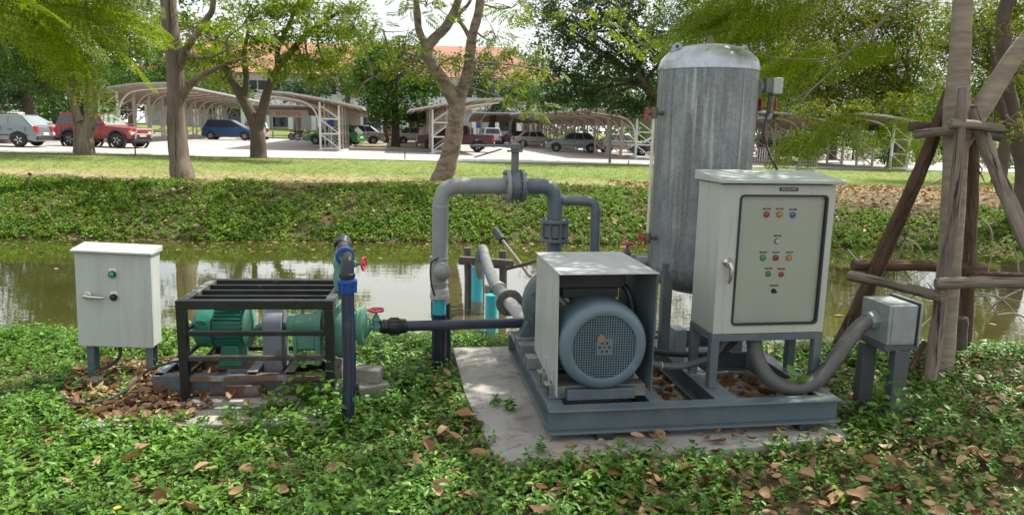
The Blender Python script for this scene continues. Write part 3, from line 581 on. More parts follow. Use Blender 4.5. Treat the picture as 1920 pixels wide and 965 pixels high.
M['lp'] = pm('label_plate', (.015, .016, .016), .45, bump=0); M['ink'] = pm('engraved_white', (.75, .75, .7), .5, bump=0)
def text_mesh(txt, size, mat, parent, mw, name='lettering', sx=1.0):
    cu = bpy.data.curves.new('lettering_curve', 'FONT'); cu.body = txt; cu.size = size; cu.align_x = 'CENTER'; cu.align_y = 'CENTER'; cu.extrude = .0004; cu.space_character = 1.1
    tmp = bpy.data.objects.new('lettering_curve', cu); COL.objects.link(tmp); dg = bpy.context.evaluated_depsgraph_get(); dg.update()
    me = bpy.data.meshes.new_from_object(tmp.evaluated_get(dg)); bpy.data.objects.remove(tmp); bpy.data.curves.remove(cu)
    me.transform(mw); me.transform(Matrix.Translation(-BASE[parent])); me.materials.clear(); me.materials.append(mat)
    ob = bpy.data.objects.new(name, me); COL.objects.link(ob); ob.parent = parent; BASE[ob] = BASE[parent]; return ob
RX = Matrix.Rotation(math.pi / 2, 4, 'X')
npz = cz1 - .026; npx = 1.36
npl = MB().box(npx - .055, npx + .055, cy0 - .0035, cy0 - .0005, npz - .0095, npz + .0095).part('nameplate', M['lp'], dr, .001)
text_mesh('BOOSTER PUMP', .0115, M['ink'], npl, Matrix.Translation((npx, cy0 - .004, npz)) @ RX)
def lamp_mat(n, c): return pm(n, c, .25, 0, .05, 10, 0, coat=.5)
LM = {'red': lamp_mat('lamp_red_cap', (.55, .04, .02)), 'yellow': lamp_mat('lamp_amber_cap', (.75, .36, .015)), 'blue': lamp_mat('lamp_blue_cap', (.01, .18, .55)),
      'white': lamp_mat('lamp_white_cap', (.62, .66, .68)), 'green': lamp_mat('lamp_green_cap', (.01, .42, .16)), 'crimson': lamp_mat('lamp_crimson_cap', (.42, .02, .035)),
      'teal': lamp_mat('button_green_cap', (.01, .30, .2)), 'brick': lamp_mat('button_red_cap', (.42, .05, .05))}
def px_panel(x, y): 
    d = ray(x, y); Mi = Matrix.Rotation(-S.yaw, 3, 'Z'); o = Mi @ (Vector(EYE) - S.o); dd = Mi @ Vector(d); t = (cy0 + .02 - o.y) / dd.y; p = o + dd * t; return p.x, p.z
def lamp(x, y, txt, colour, name, r=.0148, label=None):
    lx, lz = px_panel(x, y); b_ = MB().lathe([(r * 1.22, 0), (r * 1.25, .003), (r * 1.05, .005)], (lx, cy0 + .0203, lz), (0, -1, 0), 18).part(name, M['flange'], pn)
    MB().lathe([(r, .004), (r * .98, .0115), (r * .8, .0135), (0, .0145)], (lx, cy0 + .0203, lz), (0, -1, 0), 18).part('lamp_cap', LM[colour], cb)
    ly_ = lz + .031; w = .0095 + .0032 * len(txt) if len(txt) > 9 else .022
    pl = MB().box(lx - w, lx + w, cy0 + .0185, cy0 + .0202, ly_ - .0045, ly_ + .0045).part('label_plate', M['lp'], pn)
    text_mesh(txt, .0066, M['ink'], cb, Matrix.Translation((lx, cy0 + .0183, ly_)) @ RX)
for a in ((1437, 402, 'PHASE R', 'red'), (1461, 402, 'PHASE S', 'yellow'), (1486, 403, 'PHASE T', 'blue'), (1457, 452, 'POWER', 'white'), (1430, 483, 'RUN', 'green'),
          (1454, 483, 'OVERLOAD', 'crimson'), (1479, 483, 'LOW LEVEL', 'yellow')): lamp(*a, 'indicator_lamp')
for a in ((1440, 513, 'START', 'teal'), (1464, 514, 'STOP', 'brick')): lamp(*a, 'push_button', .0135)
lx, lz = px_panel(1450, 545)
MB().lathe([(.015, 0), (.015, .004), (.0115, .005), (.0105, .018)], (lx, cy0 + .0203, lz), (0, -1, 0), 16).part('selector_switch', M['lp'], pn)
MB().bar((lx - .011, cy0 - .001, lz + .006), (lx + .011, cy0 - .001, lz - .006), .012, .006).part('selector_knob', M['lp'], pn, .001)
pl = MB().box(lx - .027, lx + .027, cy0 + .0185, cy0 + .0202, lz + .0265, lz + .0355).part('label_plate', M['lp'], pn)
text_mesh('MAN-OFF-AUTO', .006, M['ink'], cb, Matrix.Translation((lx - .002, cy0 + .0183, lz + .031)) @ RX)
hx, hz = cx0 + .058, .905
hd = MB().lathe([(.026, 0), (.027, .01), (.02, .02), (.016, .03)], (hx, cy0 - .0005, hz), (0, -1, 0), 20).part('door_handle', M['chrome'], dr)
MB().tube([(hx + .002, cy0 - .026, hz - .004), (hx + .012, cy0 - .036, hz - .03), (hx + .008, cy0 - .036, hz - .09), (hx + .004, cy0 - .03, hz - .112)], [.014, .013, .0095, .008], 12).part('handle_lever', M['chrome'], hd)
for z_ in (cz0 + .12, cz1 - .16): MB().tube([(cx1 + .004, cy0 + .012, z_), (cx1 + .004, cy0 + .012, z_ + .05)], .007, 8).part('hinge', M['galv'], dr)
# stand
MB().bar((cx0 - .002, cy0 + .02, cz0 - .022), (cx1 + .002, cy0 + .02, cz0 - .022), .042, .04).part('stand_rail', M['steel'], cb, .003)
MB().bar((cx0 - .002, cy1 - .02, cz0 - .022), (cx1 + .002, cy1 - .02, cz0 - .022), .042, .04).part('stand_rail', M['steel'], cb, .003)
for lx in (cx0 + .019, cx1 - .019): MB().bar((lx, cy0 + .042, cz0 - .022), (lx, cy1 - .042, cz0 - .022), .042, .04).part('stand_rail', M['steel'], cb, .003)
for lx, ly in ((cx0 + .022, cy0 + .022), (cx1 - .022, cy0 + .022), (cx0 + .022, cy1 - .022), (cx1 - .022, cy1 - .022)):
    mb = MB(); mb.box(lx - .024, lx + .024, ly - .024, ly - .019, .175, cz0 - .043).box(lx - .024, lx - .019, ly - .0185, ly + .024, .175, cz0 - .043).box(lx + .019, lx + .024, ly - .0185, ly + .02, .175, cz0 - .043)
    mb.part('stand_leg', M['steel'], cb, .002)
MB().box(1.02, 1.1, .9, 1.02, .1745, .33).part('cable_gland_box', M['galv'], sk, .004)

# ------------------------------------------------------------------ cables and junction box
cn = S.thing('flexible_conduit', 'thick grey flexible conduit looping from the cabinet to the junction box', 'conduit', (1.5, .2, .13))
cpts = curve([(1.275, .36, .488), (1.278, .30, .34), (1.33, .225, .225), (1.46, .19, .176), (1.60, .185, .225), (1.72, .205, .35), (1.83, .235, .475), (1.915, .26, .535), (1.965, .268, .548)], 7)
MB().tube(cpts, .044, 18).part('conduit_sleeve', M['conduit'], cn)
mb = MB()
for i in range(3, len(cpts) - 3):
    d_ = Vector(cpts[i + 1]) - Vector(cpts[i - 1])
    for k in (0, .5):
        c_ = Vector(cpts[i]).lerp(Vector(cpts[i + 1]), k); mb.ring([(.0435, -.003), (.0449, 0), (.0435, .003)], c_, d_, 16)
props(mb.part('conduit_ribs', M['conduit'], cn), kind='stuff')
MB().lathe([(.044, -.05), (.052, -.045), (.054, -.015), (.058, -.014), (.058, .002)], (1.981, .27, .551), (1, .1, .1), 8).part('conduit_gland', M['galv'], cn)
for i, (pts, r_, lb) in enumerate((([(.545, .36, .5), (.56, .33, .36), (.66, .33, .30), (.84, .36, .272), (1.03, .40, .30), (1.13, .43, .38), (1.16, .44, .488)], .0205, 'grey flexible conduit sagging from the motor guard to the cabinet underside'),
                            ([(.60, .95, .25), (.70, .85, .24), (.90, .70, .24), (1.12, .55, .28), (1.24, .50, .37), (1.28, .48, .488)], .019, 'dark cable rising behind the cabinet legs from the tank side'))):
    c2 = S.thing('cable', lb, 'cable', pts[3], None); MB().tube(curve(pts), r_, 12).part('cable_sleeve', M['conduit'] if i == 0 else M['cable'], c2)
    if i == 0: MB().ring([(.019, -.004), (.024, -.004), (.024, .004), (.019, .004)], curve(pts)[14], (1, .2, -.1), 12).part('cable_tie', M['white_pipe'], c2)
jx0, jx1, jy0, jy1, jz0, jz1 = 1.986, 2.165, .15, .40, .43, .66
jb = S.thing('junction_box', 'square galvanised junction box on a grey steel stand', 'junction box', (2.08, .27, -.06))
MB().box(jx0, jx1, jy0, jy1, jz0, jz1).part('box_body', M['galv'], jb, .003)
MB().box(jx0 + .022, jx1 - .012, jy0 - .004, jy0 - .0005, jz0 + .012, jz1 - .014).part('front_plate', M['galv'], jb, .001)
MB().box(jx1 + .0005, jx1 + .008, jy0 - .006, jy1 + .006, jz0 - .006, jz1 + .01).part('lid_gasket', M['rubber'], jb)
MB().box(jx1 + .0085, jx1 + .022, jy0 - .012, jy1 + .012, jz0 - .012, jz1 + .016).part('lid', M['galv'], jb, .003)
jm = M['jb'] = pm('charcoal_paint', (.075, .083, .09), .5, 0, .12, 5, .05)
for lx, ly in ((jx0 + .03, jy1 - .05), (jx0 + .115, jy0 + .03)):
    mb = MB(); mb.box(lx - .045, lx + .045, ly - .028, ly - .022, -.12, jz0 - .04).box(lx - .045, lx - .039, ly - .0215, ly + .028, -.12, jz0 - .04).box(lx + .039, lx + .045, ly - .0215, ly + .028, -.12, jz0 - .04)
    mb.part('leg', jm, jb, .002)
MB().box(jx0 - .005, jx1 + .03, jy0 + .002, jy1 - .02, jz0 - .038, jz0 - .002).part('head_plate', jm, jb, .003)
MB().box(jx0 - .01, jx0 + .066, jy0 - .005, jy0 + .06, -.1, .0).part('base_channel', jm, jb, .003)
MB().box(jx0 - .17, jx0 - .02, jy1 - .09, jy1 - .03, -.04, .02).part('base_channel', jm, jb, .003)

# ------------------------------------------------------------------ left cabinet
w_, d_, z0, z1 = .462, .15, .172, .785
lc = K.thing('switch_cabinet', 'small grey white switch cabinet on steel legs left of the black cage', 'cabinet', (.23, .1, -.02))
MB().box(0, w_, .02, d_, z0, z1).part('cabinet_body', M['cream2'], lc, .004)
dr = MB().box(-.002, w_ + .002, 0, .0185, z0 - .004, z1 - .004).part('door', M['cream2'], lc, .005)
MB().prism([(-.03, z1 + .002), (-.03, z1 + .016), (d_ + .012, z1 + .040), (d_ + .012, z1 + .002)], (-.016, 0, 0), (0, 1, 0), (0, 0, 1), (w_ + .03, 0, 0)).part('rain_lid', M['cream2'], lc, .003)
MB().box(.0, .012, d_ + .0, d_ + .001, z0, z1).part('back_seam', M['rubber'], lc)
for (lx, lz, c, nm) in ((.228, .652, 'teal', 'push_button'), (.232, .502, None, 'selector_switch')):
    pt = MB().box(lx - .021, lx + .021, -.003, -.0005, lz - .012, lz + .036).part('legend_plate', M['white_steel'], dr, .001)
    MB().lathe([(.021, 0), (.021, .006), (.017, .009), (.016, .018), (.012, .021), (0, .022)], (lx, -.0035, lz), (0, -1, 0), 20).part(nm, LM[c] if c else M['lp'], dr)
    MB().ring([(.0165, 0), (.0225, 0), (.0225, .012), (.0165, .012)], (lx, -.0035, lz), (0, -1, 0), 20).part('bezel', M['lp'], pt)
lc.rotation_euler.y = rad(2.4)
hd = MB().lathe([(.027, 0), (.028, .012), (.02, .022), (.015, .03)], (.075, -.0005, .508), (0, -1, 0), 18).part('door_handle', M['chrome'], dr)
MB().tube([(.065, -.032, .508), (.10, -.038, .504), (.165, -.036, .501), (.185, -.034, .501)], [.016, .0125, .010, .008], 10).part('handle_lever', M['chrome'], hd)
for lx, ly in ((.058, .05), (w_ - .03, .12), (.058, .125), (w_ - .035, .05)):
    mb = MB(); mb.box(lx - .022, lx + .022, ly - .022, ly - .017, -.08, z0 - .001).box(lx - .022, lx - .017, ly - .0165, ly + .022, -.08, z0 - .001); mb.part('leg', M['steel'], lc, .002)
MB().tube(curve([(.21, .1, .172), (.215, .09, .08), (.16, .07, .02), (.10, .05, -.01)]), .012, 8).part('inlet_cable', M['cable'], lc)

# ------------------------------------------------------------------ black protective cage
cW, cD, cH = .89, .635, .603
cg = P.thing('protective_cage', 'black steel bar cage standing over the green pump', 'cage', (.445, .31, 0))
for lx, ly in ((.026, .026), (cW - .026, .026), (.026, cD - .026), (cW - .026, cD - .026)):
    MB().box(lx - .026, lx + .026, ly - .026, ly + .026, -.004, cH - .053).part('post', M['black'], cg, .003)
fr_top = pm('scuffed_black_paint', (.04, .04, .04), .4, 0, .4, 8, .2, 50, (.30, .29, .28), .5, .7, 16)
MB().box(0, cW, 0, .052, cH - .052, cH).part('top_rail', M['black'], cg, .003); MB().box(0, cW, cD - .052, cD, cH - .052, cH).part('top_rail', M['black'], cg, .003)
MB().box(0, .052, .0525, cD - .0525, cH - .052, cH - .001).part('top_rail', fr_top, cg, .003); MB().box(cW - .052, cW, .0525, cD - .0525, cH - .052, cH - .001).part('top_rail', fr_top, cg, .003)
for k in range(3):
    ly = .165 + k * .15; MB().box(.0525, cW - .0525, ly - .012, ly + .012, cH - .045, cH - .006).part('top_bar', M['black'], cg, .002)
rt = pm('rusty_black_bar', (.03, .028, .027), .5, 0, .3, 6, .2, 50, (.12, .075, .06), .5, .7, 10)
for z_, m_ in ((.405, M['black']), (.255, rt), (.13, M['rust'])):
    MB().box(.0525, cW - .0525, .004, .034, z_ - .014, z_ + .014).part('front_bar', m_, cg, .003)
    MB().box(.008, .03, .0525, cD - .0525, z_ - .012, z_ + .012).part('side_bar', M['black'], cg, .003)
    if z_ < .4: MB().box(.0525, cW - .0525, cD - .034, cD - .004, z_ - .014, z_ + .014).part('rear_bar', M['black'], cg, .003)

# skid of the green pump
s2 = P.thing('rusty_skid', 'rusty grey channel frame under the green pump', 'steel frame', (.35, .3, -.004))
def channel(p, q, h=.115, w=.06, m=None, flip=1):
    p = Vector(p); q = Vector(q); d = (q - p).normalized(); sd = d.cross(Vector((0, 0, 1))) * flip; mb = MB(); zz = Vector((0, 0, 1))
    mb.bar(p, q, .008, h); mb.bar(p + zz * (h / 2 + .0035) + sd * (w / 2 - .004), q + zz * (h / 2 + .0035) + sd * (w / 2 - .004), w, .007); mb.bar(p - zz * (h / 2 - .004) + sd * (w / 2 + .0045), q - zz * (h / 2 - .004) + sd * (w / 2 + .0045), w - .001, .007)
    return mb.part('channel', m or M['rust'], s2, .002)
zz = .06
channel((-.19, .09, zz), (.87, .09, zz), flip=-1, m=M['rust_steel']); channel((-.19, .50, zz), (.87, .50, zz)); channel((-.194, .10, zz), (-.194, .49, zz), m=M['guard2'], flip=1); channel((.874, .10, zz), (.874, .49, zz), flip=-1)
channel((.36, .1, zz + .02), (.36, .49, zz + .02), m=M['steel_dusty']); channel((.58, .1, zz + .02), (.58, .49, zz + .02))
MB().bar((.13, .3, .13), (.36, .3, .13), .2, .016).part('motor_plate', M['rust'], s2, .002)
MB().prism([(.2, .04), (.3, .04), (.36, .13), (.22, .13)], (0, .17, 0), (1, 0, 0), (0, 0, 1), (0, .02, 0)).part('gusset', M['guard2'], s2)
MB().box(.24, .45, .055, .068, -.002, .07).part('packing_board', M['rust'], s2, .002)

# green pump set
gp = P.thing('green_pump', 'weathered green electric pump set inside the black cage', 'pump', (.4, .3, .13))
ay, az = .30, .368
mt = MB().lathe([(.085, 0), (.105, .004), (.123, .022), (.126, .04), (.126, .115), (.12, .118)], (.012, ay, az), (1, 0, 0), 36).part('fan_cover', M['green'], gp)
MB().box(.045, .105, ay - .131, ay - .12, az + .05, az + .075).part('cover_rib', M['green'], mt, .004)
MB().lathe([(.098, .119), (.098, .30), (.085, .31)], (.012, ay, az), (1, 0, 0), 30).part('motor_body', M['green'], gp)
for k in range(26):
    a = k * math.tau / 26 + .06; c, s_ = math.cos(a), math.sin(a); MB().bar((.135, ay + .107 * c, az + .107 * s_), (.30, ay + .107 * c, az + .107 * s_), .0045, .026, (0, c, s_)).part('cooling_fin', M['green'], gp)
MB().lathe([(.11, 0), (.128, .006), (.128, .022), (.11, .03), (.05, .05), (.02, .055), (.02, .11)], (.312, ay, az), (1, 0, 0), 32).part('end_shield', M['green2'], gp)
tb = MB().box(.20, .29, ay - .06, ay + .06, az + .115, az + .185).part('terminal_box', M['green'], gp, .006); MB().box(.195, .295, ay - .065, ay + .065, az + .1855, az + .197).part('terminal_lid', M['green'], tb, .004)
MB().prism([(.155, .138), (.30, .138), (.275, .27), (.18, .27)], (0, ay - .09, 0), (1, 0, 0), (0, 0, 1), (0, .18, 0)).part('motor_foot', M['green'], gp, .006)
n_ = 12; prof = [(-.085, .10)] + [(.092 * -math.cos(math.pi * k / n_), .385 + .092 * math.sin(math.pi * k / n_)) for k in range(n_ + 1)] + [(.085, .10)]
MB().prism(prof, (.425, ay, 0), (0, 1, 0), (0, 0, 1), (.115, 0, 0)).part('coupling_guard', M['guard2'], gp, .004)
MB().tube([(.41, ay, az), (.57, ay, az)], .018, 12).part('shaft', M['flange'], gp)
bh = MB().lathe([(.05, 0), (.062, .005), (.062, .05), (.07, .06), (.07, .14), (.085, .17), (.095, .20), (.095, .215)], (.56, ay, az + .015), (1, 0, 0), 28).part('bearing_housing', M['green2'], gp)
MB().tube(rpath([(.655, ay, az + .07), (.655, ay, az + .135), (.755, ay, az + .135), (.76, ay, az + .07)], .03, 5), .012, 10).part('lifting_eye', M['green2'], bh)
mb = MB(); mb.box(.60, .625, ay - .06, ay + .06, .135, az - .03).box(.735, .77, ay - .07, ay + .07, .135, az - .03).box(.6255, .7345, ay - .06, ay + .06, .235, az - .03).box(.6255, .7345, ay - .06, ay + .06, .135, .15)
mb.part('pump_bracket', M['green2'], gp, .006)
MB().lathe([(.05, 0), (.05, .06)], (.776, ay, az + .01), (1, 0, 0), 16).part('gland', M['flange'], gp)
vo = MB().lathe([(.10, 0), (.165, .008), (.19, .03), (.195, .06), (.185, .09), (.15, .105), (.09, .11)], (.845, ay, az - .005), (1, 0, 0), 40).part('volute', M['green2'], gp)
for k in range(8):
    a = math.tau * (k + .3) / 8; MB().lathe([(.012, 0), (.012, .014)], (.957, ay + .11 * math.cos(a), az + .11 * math.sin(a)), (1, 0, 0), 6).part('bolt', M['flange'], vo)
MB().lathe([(.09, 0), (.09, .04), (.12, .041), (.12, .06), (.123, .061), (.123, .08), (.08, .081), (.05, .11)], (.955, ay, az), (1, 0, 0), 28).part('suction_flange', M['green2'], gp)

# riser, valve, blue fittings and hose
hp = WF.thing('hose_assembly', 'black hose with blue lines and blue couplings dropping from the green pump outlet', 'hose', (-.92, 3.86, -.06))
rx, ry = -1.062, 4.385
MB().lathe([(.05, .50), (.075, .505), (.078, .52), (.05, .521)], (rx, ry, 0), (0, 0, 1), 20).part('outlet_flange', M['green2'], hp)
MB().lathe([(.082, .523), (.082, .54), (.045, .541)], (rx, ry, 0), (0, 0, 1), 20).part('rusty_flange', M['rust'], hp)
MB().lathe([(.036, .542), (.042, .56), (.040, .62), (.048, .66), (.048, .70), (.040, .73), (.046, .76), (.046, .80), (.033, .82)], (rx, ry, 0), (0, 0, 1), 16).part('gate_valve', M['green2'], hp)
MB().tube([(rx + .03, ry, .765), (rx + .105, ry - .02, .772)], [.03, .02], 10).part('bonnet', M['green2'], hp); MB().tube([(rx + .10, ry - .02, .772), (rx + .155, ry - .03, .775)], .008, 8).part('stem', M['brass'], hp)
handwheel((rx + .15, ry - .03, .775), (1, -.15, 0), .038, hp)
cap = MB().tube([(rx + .005, ry + .06, .90), (rx + .012, ry + .005, .875)], .048, 16).part('ribbed_cap', M['hdpe'], hp)
for k in range(14):
    a = math.tau * k / 14; c = Vector((rx + .008, ry + .03, .886)); MB().bar(c + Vector((.048 * math.cos(a), .03, .048 * math.sin(a) + .012)), c + Vector((.048 * math.cos(a), -.03, .048 * math.sin(a) - .012)), .007, .007).part('cap_rib', M['hdpe'], cap)
MB().tube([(rx + .005, ry + .02, .81), (rx + .012, ry + .01, .875)], .04, 14).part('tee', M['greypipe'], hp)
hx, hy = -.922, 3.96
eb = rpath([(rx + .012, ry + .02, .878), (hx, hy + .01, .868), (hx + .004, hy - .025, .74)], .09, 8)
MB().tube(eb, .037, 18).part('elbow', M['hdpe'], hp)
MB().ring([(.036, -.012), (.053, -.013), (.055, .010), (.036, .012)], (hx - .035, hy + .10, .872), (-.4, 1, 0), 28).part('blue_ring', M['bluepp'], hp)
MB().lathe([(.039, .772), (.045, .776), (.045, .795), (.039, .80)], (hx + .003, hy - .02, 0), (0, 0, 1), 20).part('collar', M['hdpe'], hp)
bc = MB().lathe([(.042, .766), (.053, .762), (.054, .75), (.050, .745), (.048, .715), (.043, .69), (.037, .685)], (hx + .004, hy - .02, 0), (0, 0, 1), 22).part('blue_coupling', M['bluepp'], hp)
for k in range(10):
    a = math.tau * k / 10; MB().bar((hx + .004 + .048 * math.cos(a), hy - .02 + .048 * math.sin(a), .69), (hx + .004 + .051 * math.cos(a), hy - .02 + .051 * math.sin(a), .76), .008, .008).part('coupling_rib', M['bluepp'], bc)
hpts = curve([(hx + .004, hy - .02, .70), (hx + .010, hy - .045, .5), (hx + .018, hy - .075, .25), (hx + .012, hy - .115, -.0), (hx + .008, hy - .14, -.14)], 5)
MB().tube(hpts, .0365, 18).part('hose', M['hdpe'], hp)
for a in (-2.35, -1.45, -.7):
    MB().tube([(p[0] + .0362 * math.cos(a), p[1] + .0362 * math.sin(a), p[2]) for p in hpts], .0017, 5).part('blue_line', M['stripe'], hp)
# suction gate valve and the long black pipe
sv = WF.thing('suction_valve', 'faded green gate valve with a red handwheel right of the green pump', 'valve', (-.853, 4.42, .3))
vx, vy, vz = -.852, 4.415, .36
MB().tube([(-1.0, vy - .02, vz), (-.885, vy, vz)], .036, 8).part('nipple', M['green2'], sv)
gate_valve(sv, (vx, vy, vz), (1, .1, 0), (0, 0, 1), .047, M['green2'], .046)
lp = WF.thing('black_pipe', 'long black pipe with blue lines running from the green valve to the skid', 'pipe', (-.4, 4.55, .25))
pa = Vector((-.80, 4.42, .36)); pb = Vector((.10, 4.78, .305)); dd = (pb - pa).normalized()
MB().tube([pa, pb], .034, 18).part('pipe_wall', M['dusty_hdpe'], lp)
fit = MB().lathe([(.034, 0), (.042, .003), (.042, .02), (.047, .021), (.047, .04), (.04, .041), (.052, .06), (.054, .065), (.054, .12), (.048, .13), (.046, .165), (.036, .17)], pa - dd * .03, dd, 20).part('compression_fitting', M['hdpe'], lp)
for k in range(12):
    a = math.tau * k / 12; s1 = dd.orthogonal().normalized(); s2_ = dd.cross(s1); o_ = (s1 * math.cos(a) + s2_ * math.sin(a)) * .054
    MB().bar(pa + dd * .035 + o_, pa + dd * .09 + o_, .007, .006).part('fitting_rib', M['hdpe'], fit)
for oz in (.02, -.012): MB().tube([pa + dd * .15 + Vector((.01, -.028, oz)), pb + Vector((.01, -.028, oz))], .0014, 5).part('blue_line', M['stripe'], lp)
wc = P.thing('supply_cable', 'black cable snaking over dry leaves from the cabinet to the cage', 'cable', (-.3, .1, 0))
MB().tube(curve([(-.75, .13, .012), (-.62, -.03, .012), (-.45, -.05, .015), (-.33, .02, .05), (-.25, .16, .13), (-.12, .25, .16), (.03, .3, .165), (.12, .33, .26), (.2, .33, .45), (.25, .3, .5)], 7), .0075, 8).part('cable_sleeve', M['cable'], wc)
# cement blocks
for i, (x, y, z_, rz, s_, lb) in enumerate(((-.83, 4.20, .02, .3, .095, 'broken cement block lowest in the pile beside the hose'), (-.87, 4.24, .11, -.25, .085, 'cement block topmost in the pile behind the hose'), (-1.03, 4.18, .02, .8, .09, 'small cement lump between the hose and the cage post'))):
    f = Frame((x, y, 0), rz); b = f.thing('cement_block', lb, 'block', (0, 0, z_ - .05)); mb = MB(); mb.box(-s_, s_, -s_ * .55, s_ * .55, z_ - .05, z_ + .045)
    mb.v = [(a * (1 + random.uniform(-.1, .1)), b2 * (1 + random.uniform(-.15, .15)), c + random.uniform(-.012, .012)) for a, b2, c in mb.v]; mb.part('block', M['block'], b, .012)

# ------------------------------------------------------------------ scatter of leaves (numpy)
def leaf_tpl(L=1., w=.36, fold=.12, fine=False, curl=0.):
    if not fine:
        v = [(0, 0, 0), (L * .45, w * L, fold * L), (L, 0, -curl * L), (L * .45, -w * L, fold * L)]; return np.array(v), np.array([(0, 2, 1), (0, 3, 2)])
    v = [(0, 0, 0), (.28 * L, .8 * w * L, fold * L * .8), (.28 * L, -.8 * w * L, fold * L * .8), (.30 * L, 0, .02 * L), (.66 * L, .72 * w * L, fold * L * .5 - curl * L * .4), (.66 * L, -.72 * w * L, fold * L * .5 - curl * L * .4), (.66 * L, 0, -curl * L * .45), (L, 0, -curl * L)]
    return np.array(v), np.array([(0, 3, 1), (0, 2, 3), (3, 6, 4), (3, 4, 1), (2, 5, 6), (2, 6, 3), (6, 7, 4), (5, 7, 6)])
def rotm(yaw, pitch=0., roll=0.):
    cy, sy = np.cos(yaw), np.sin(yaw); cp, sp = np.cos(pitch), np.sin(pitch); cr, sr = np.cos(roll), np.sin(roll)
    Rz = np.array([[cy, -sy, 0], [sy, cy, 0], [0, 0, 1]]); Ry = np.array([[cp, 0, -sp], [0, 1, 0], [sp, 0, cp]]); Rx = np.array([[1, 0, 0], [0, cr, -sr], [0, sr, cr]])
    return Rz @ Ry @ Rx
def merge(parts):
    V = []; F_ = []; n = 0
    for v, f in parts: V.append(v); F_.append(f + n); n += len(v)
    return np.concatenate(V), np.concatenate(F_)
def rot_many(yaw, pitch, roll):
    n = len(yaw); cy, sy, cp, sp, cr, sr = np.cos(yaw), np.sin(yaw), np.cos(pitch), np.sin(pitch), np.cos(roll), np.sin(roll); z = np.zeros(n); o = np.ones(n)
    Rz = np.stack([cy, -sy, z, sy, cy, z, z, z, o], 1).reshape(n, 3, 3); Ry = np.stack([cp, z, -sp, z, o, z, sp, z, cp], 1).reshape(n, 3, 3); Rx = np.stack([o, z, z, z, cr, -sr, z, sr, cr], 1).reshape(n, 3, 3)
    return Rz @ Ry @ Rx
def scatter_arrays(tpls, pos, R_, sc):
    n = len(pos); which = RNG.integers(0, len(tpls), n); V = []; F_ = []; k = 0
    for i, (tv, tf) in enumerate(tpls):
        m = which == i; c = int(m.sum())
        if not c: continue
        v = np.einsum('nij,kj->nki', R_[m], tv) * sc[m][:, None, None] + pos[m][:, None, :]
        f = tf[None] + (np.arange(c) * len(tv))[:, None, None] + k
        V.append(v.reshape(-1, 3)); F_.append(f.reshape(-1, 3)); k += c * len(tv)
    return np.concatenate(V), np.concatenate(F_)
def np_obj(name, V, F_, mat, parent=None, kind=None, smooth=False):
    me = bpy.data.meshes.new(name); me.vertices.add(len(V)); me.vertices.foreach_set('co', V.astype(np.float32).ravel())
    me.loops.add(len(F_) * 3); me.loops.foreach_set('vertex_index', F_.astype(np.int32).ravel())
    me.polygons.add(len(F_)); me.polygons.foreach_set('loop_start', np.arange(0, len(F_) * 3, 3, dtype=np.int32)); me.update(calc_edges=True); me.materials.append(mat)
    if smooth: me.shade_smooth()
    ob = bpy.data.objects.new(name, me); COL.objects.link(ob)
    if parent is not None: ob.parent = parent
    return props(ob, kind=kind)
def sprig(nodes=3, L=.05, H=.1, fine=True, seed=0, w=.34):
    r = np.random.default_rng(seed); ps = []; lean = r.uniform(-.25, .25, 2)
    for k in range(nodes):
        h = H * (k + 1) / nodes; yaw0 = k * math.pi / 2 + r.uniform(-.4, .4)
        for j in (0, 1):
            s_ = L * r.uniform(.75, 1.15) * (1 - .22 * (k == nodes - 1)); v, f = leaf_tpl(1, w * r.uniform(.85, 1.15), .16, fine, .18)
            v = (v * s_) @ rotm(yaw0 + j * math.pi + r.uniform(-.3, .3), r.uniform(-.15, .55) + .25 * (k == nodes - 1), r.uniform(-.3, .3)).T + np.array([lean[0] * h, lean[1] * h, h]); ps.append((v, f))
    v = np.array([(-.0018, 0, 0), (.0018, 0, 0), (lean[0] * H, lean[1] * H, H)]); ps.append((v, np.array([(0, 1, 2)])))
    return merge(ps)
def in_poly(x, y, poly):
    ins = np.zeros(len(x), bool); n = len(poly)
    for i in range(n):
        (x0, y0), (x1, y1) = poly[i], poly[(i + 1) % n]
        c = ((y0 > y) != (y1 > y)) & (x < (x1 - x0) * (y - y0) / (y1 - y0 + 1e-9) + x0); ins ^= c
    return ins
def vnoise(x, y, s, seed):
    r = np.random.default_rng(seed); o = np.zeros(len(x))
    for k in range(6):
        a, ph, f = r.uniform(0, math.tau), r.uniform(0, math.tau), s * r.uniform(.5, 2.2); o += np.sin((x * math.cos(a) + y * math.sin(a)) * f + ph)
    return o / 6
PAD = [(-.02, 3.33), (.3, 3.36), (.62, 3.44), (.9, 3.44), (1.25, 3.58), (1.80, 3.70), (1.9, 4.4), (1.74, 5.52), (-.46, 5.19), (-.30, 4.2)]
PAD_L = [tuple(P.w((a, b, 0)))[:2] for a, b in ((-.40, -.31), (.14, -.31), (.32, -.18), (.50, -.03), (.86, .0), (.9, .66), (-.2, .70))]
LIT_L = [(-2.75, 4.1), (-2.35, 3.75), (-2.02, 3.62), (-1.95, 4.0), (-2.1, 4.5), (-2.3, 4.85), (-2.9, 4.75)]
Gv = np.vectorize(G)
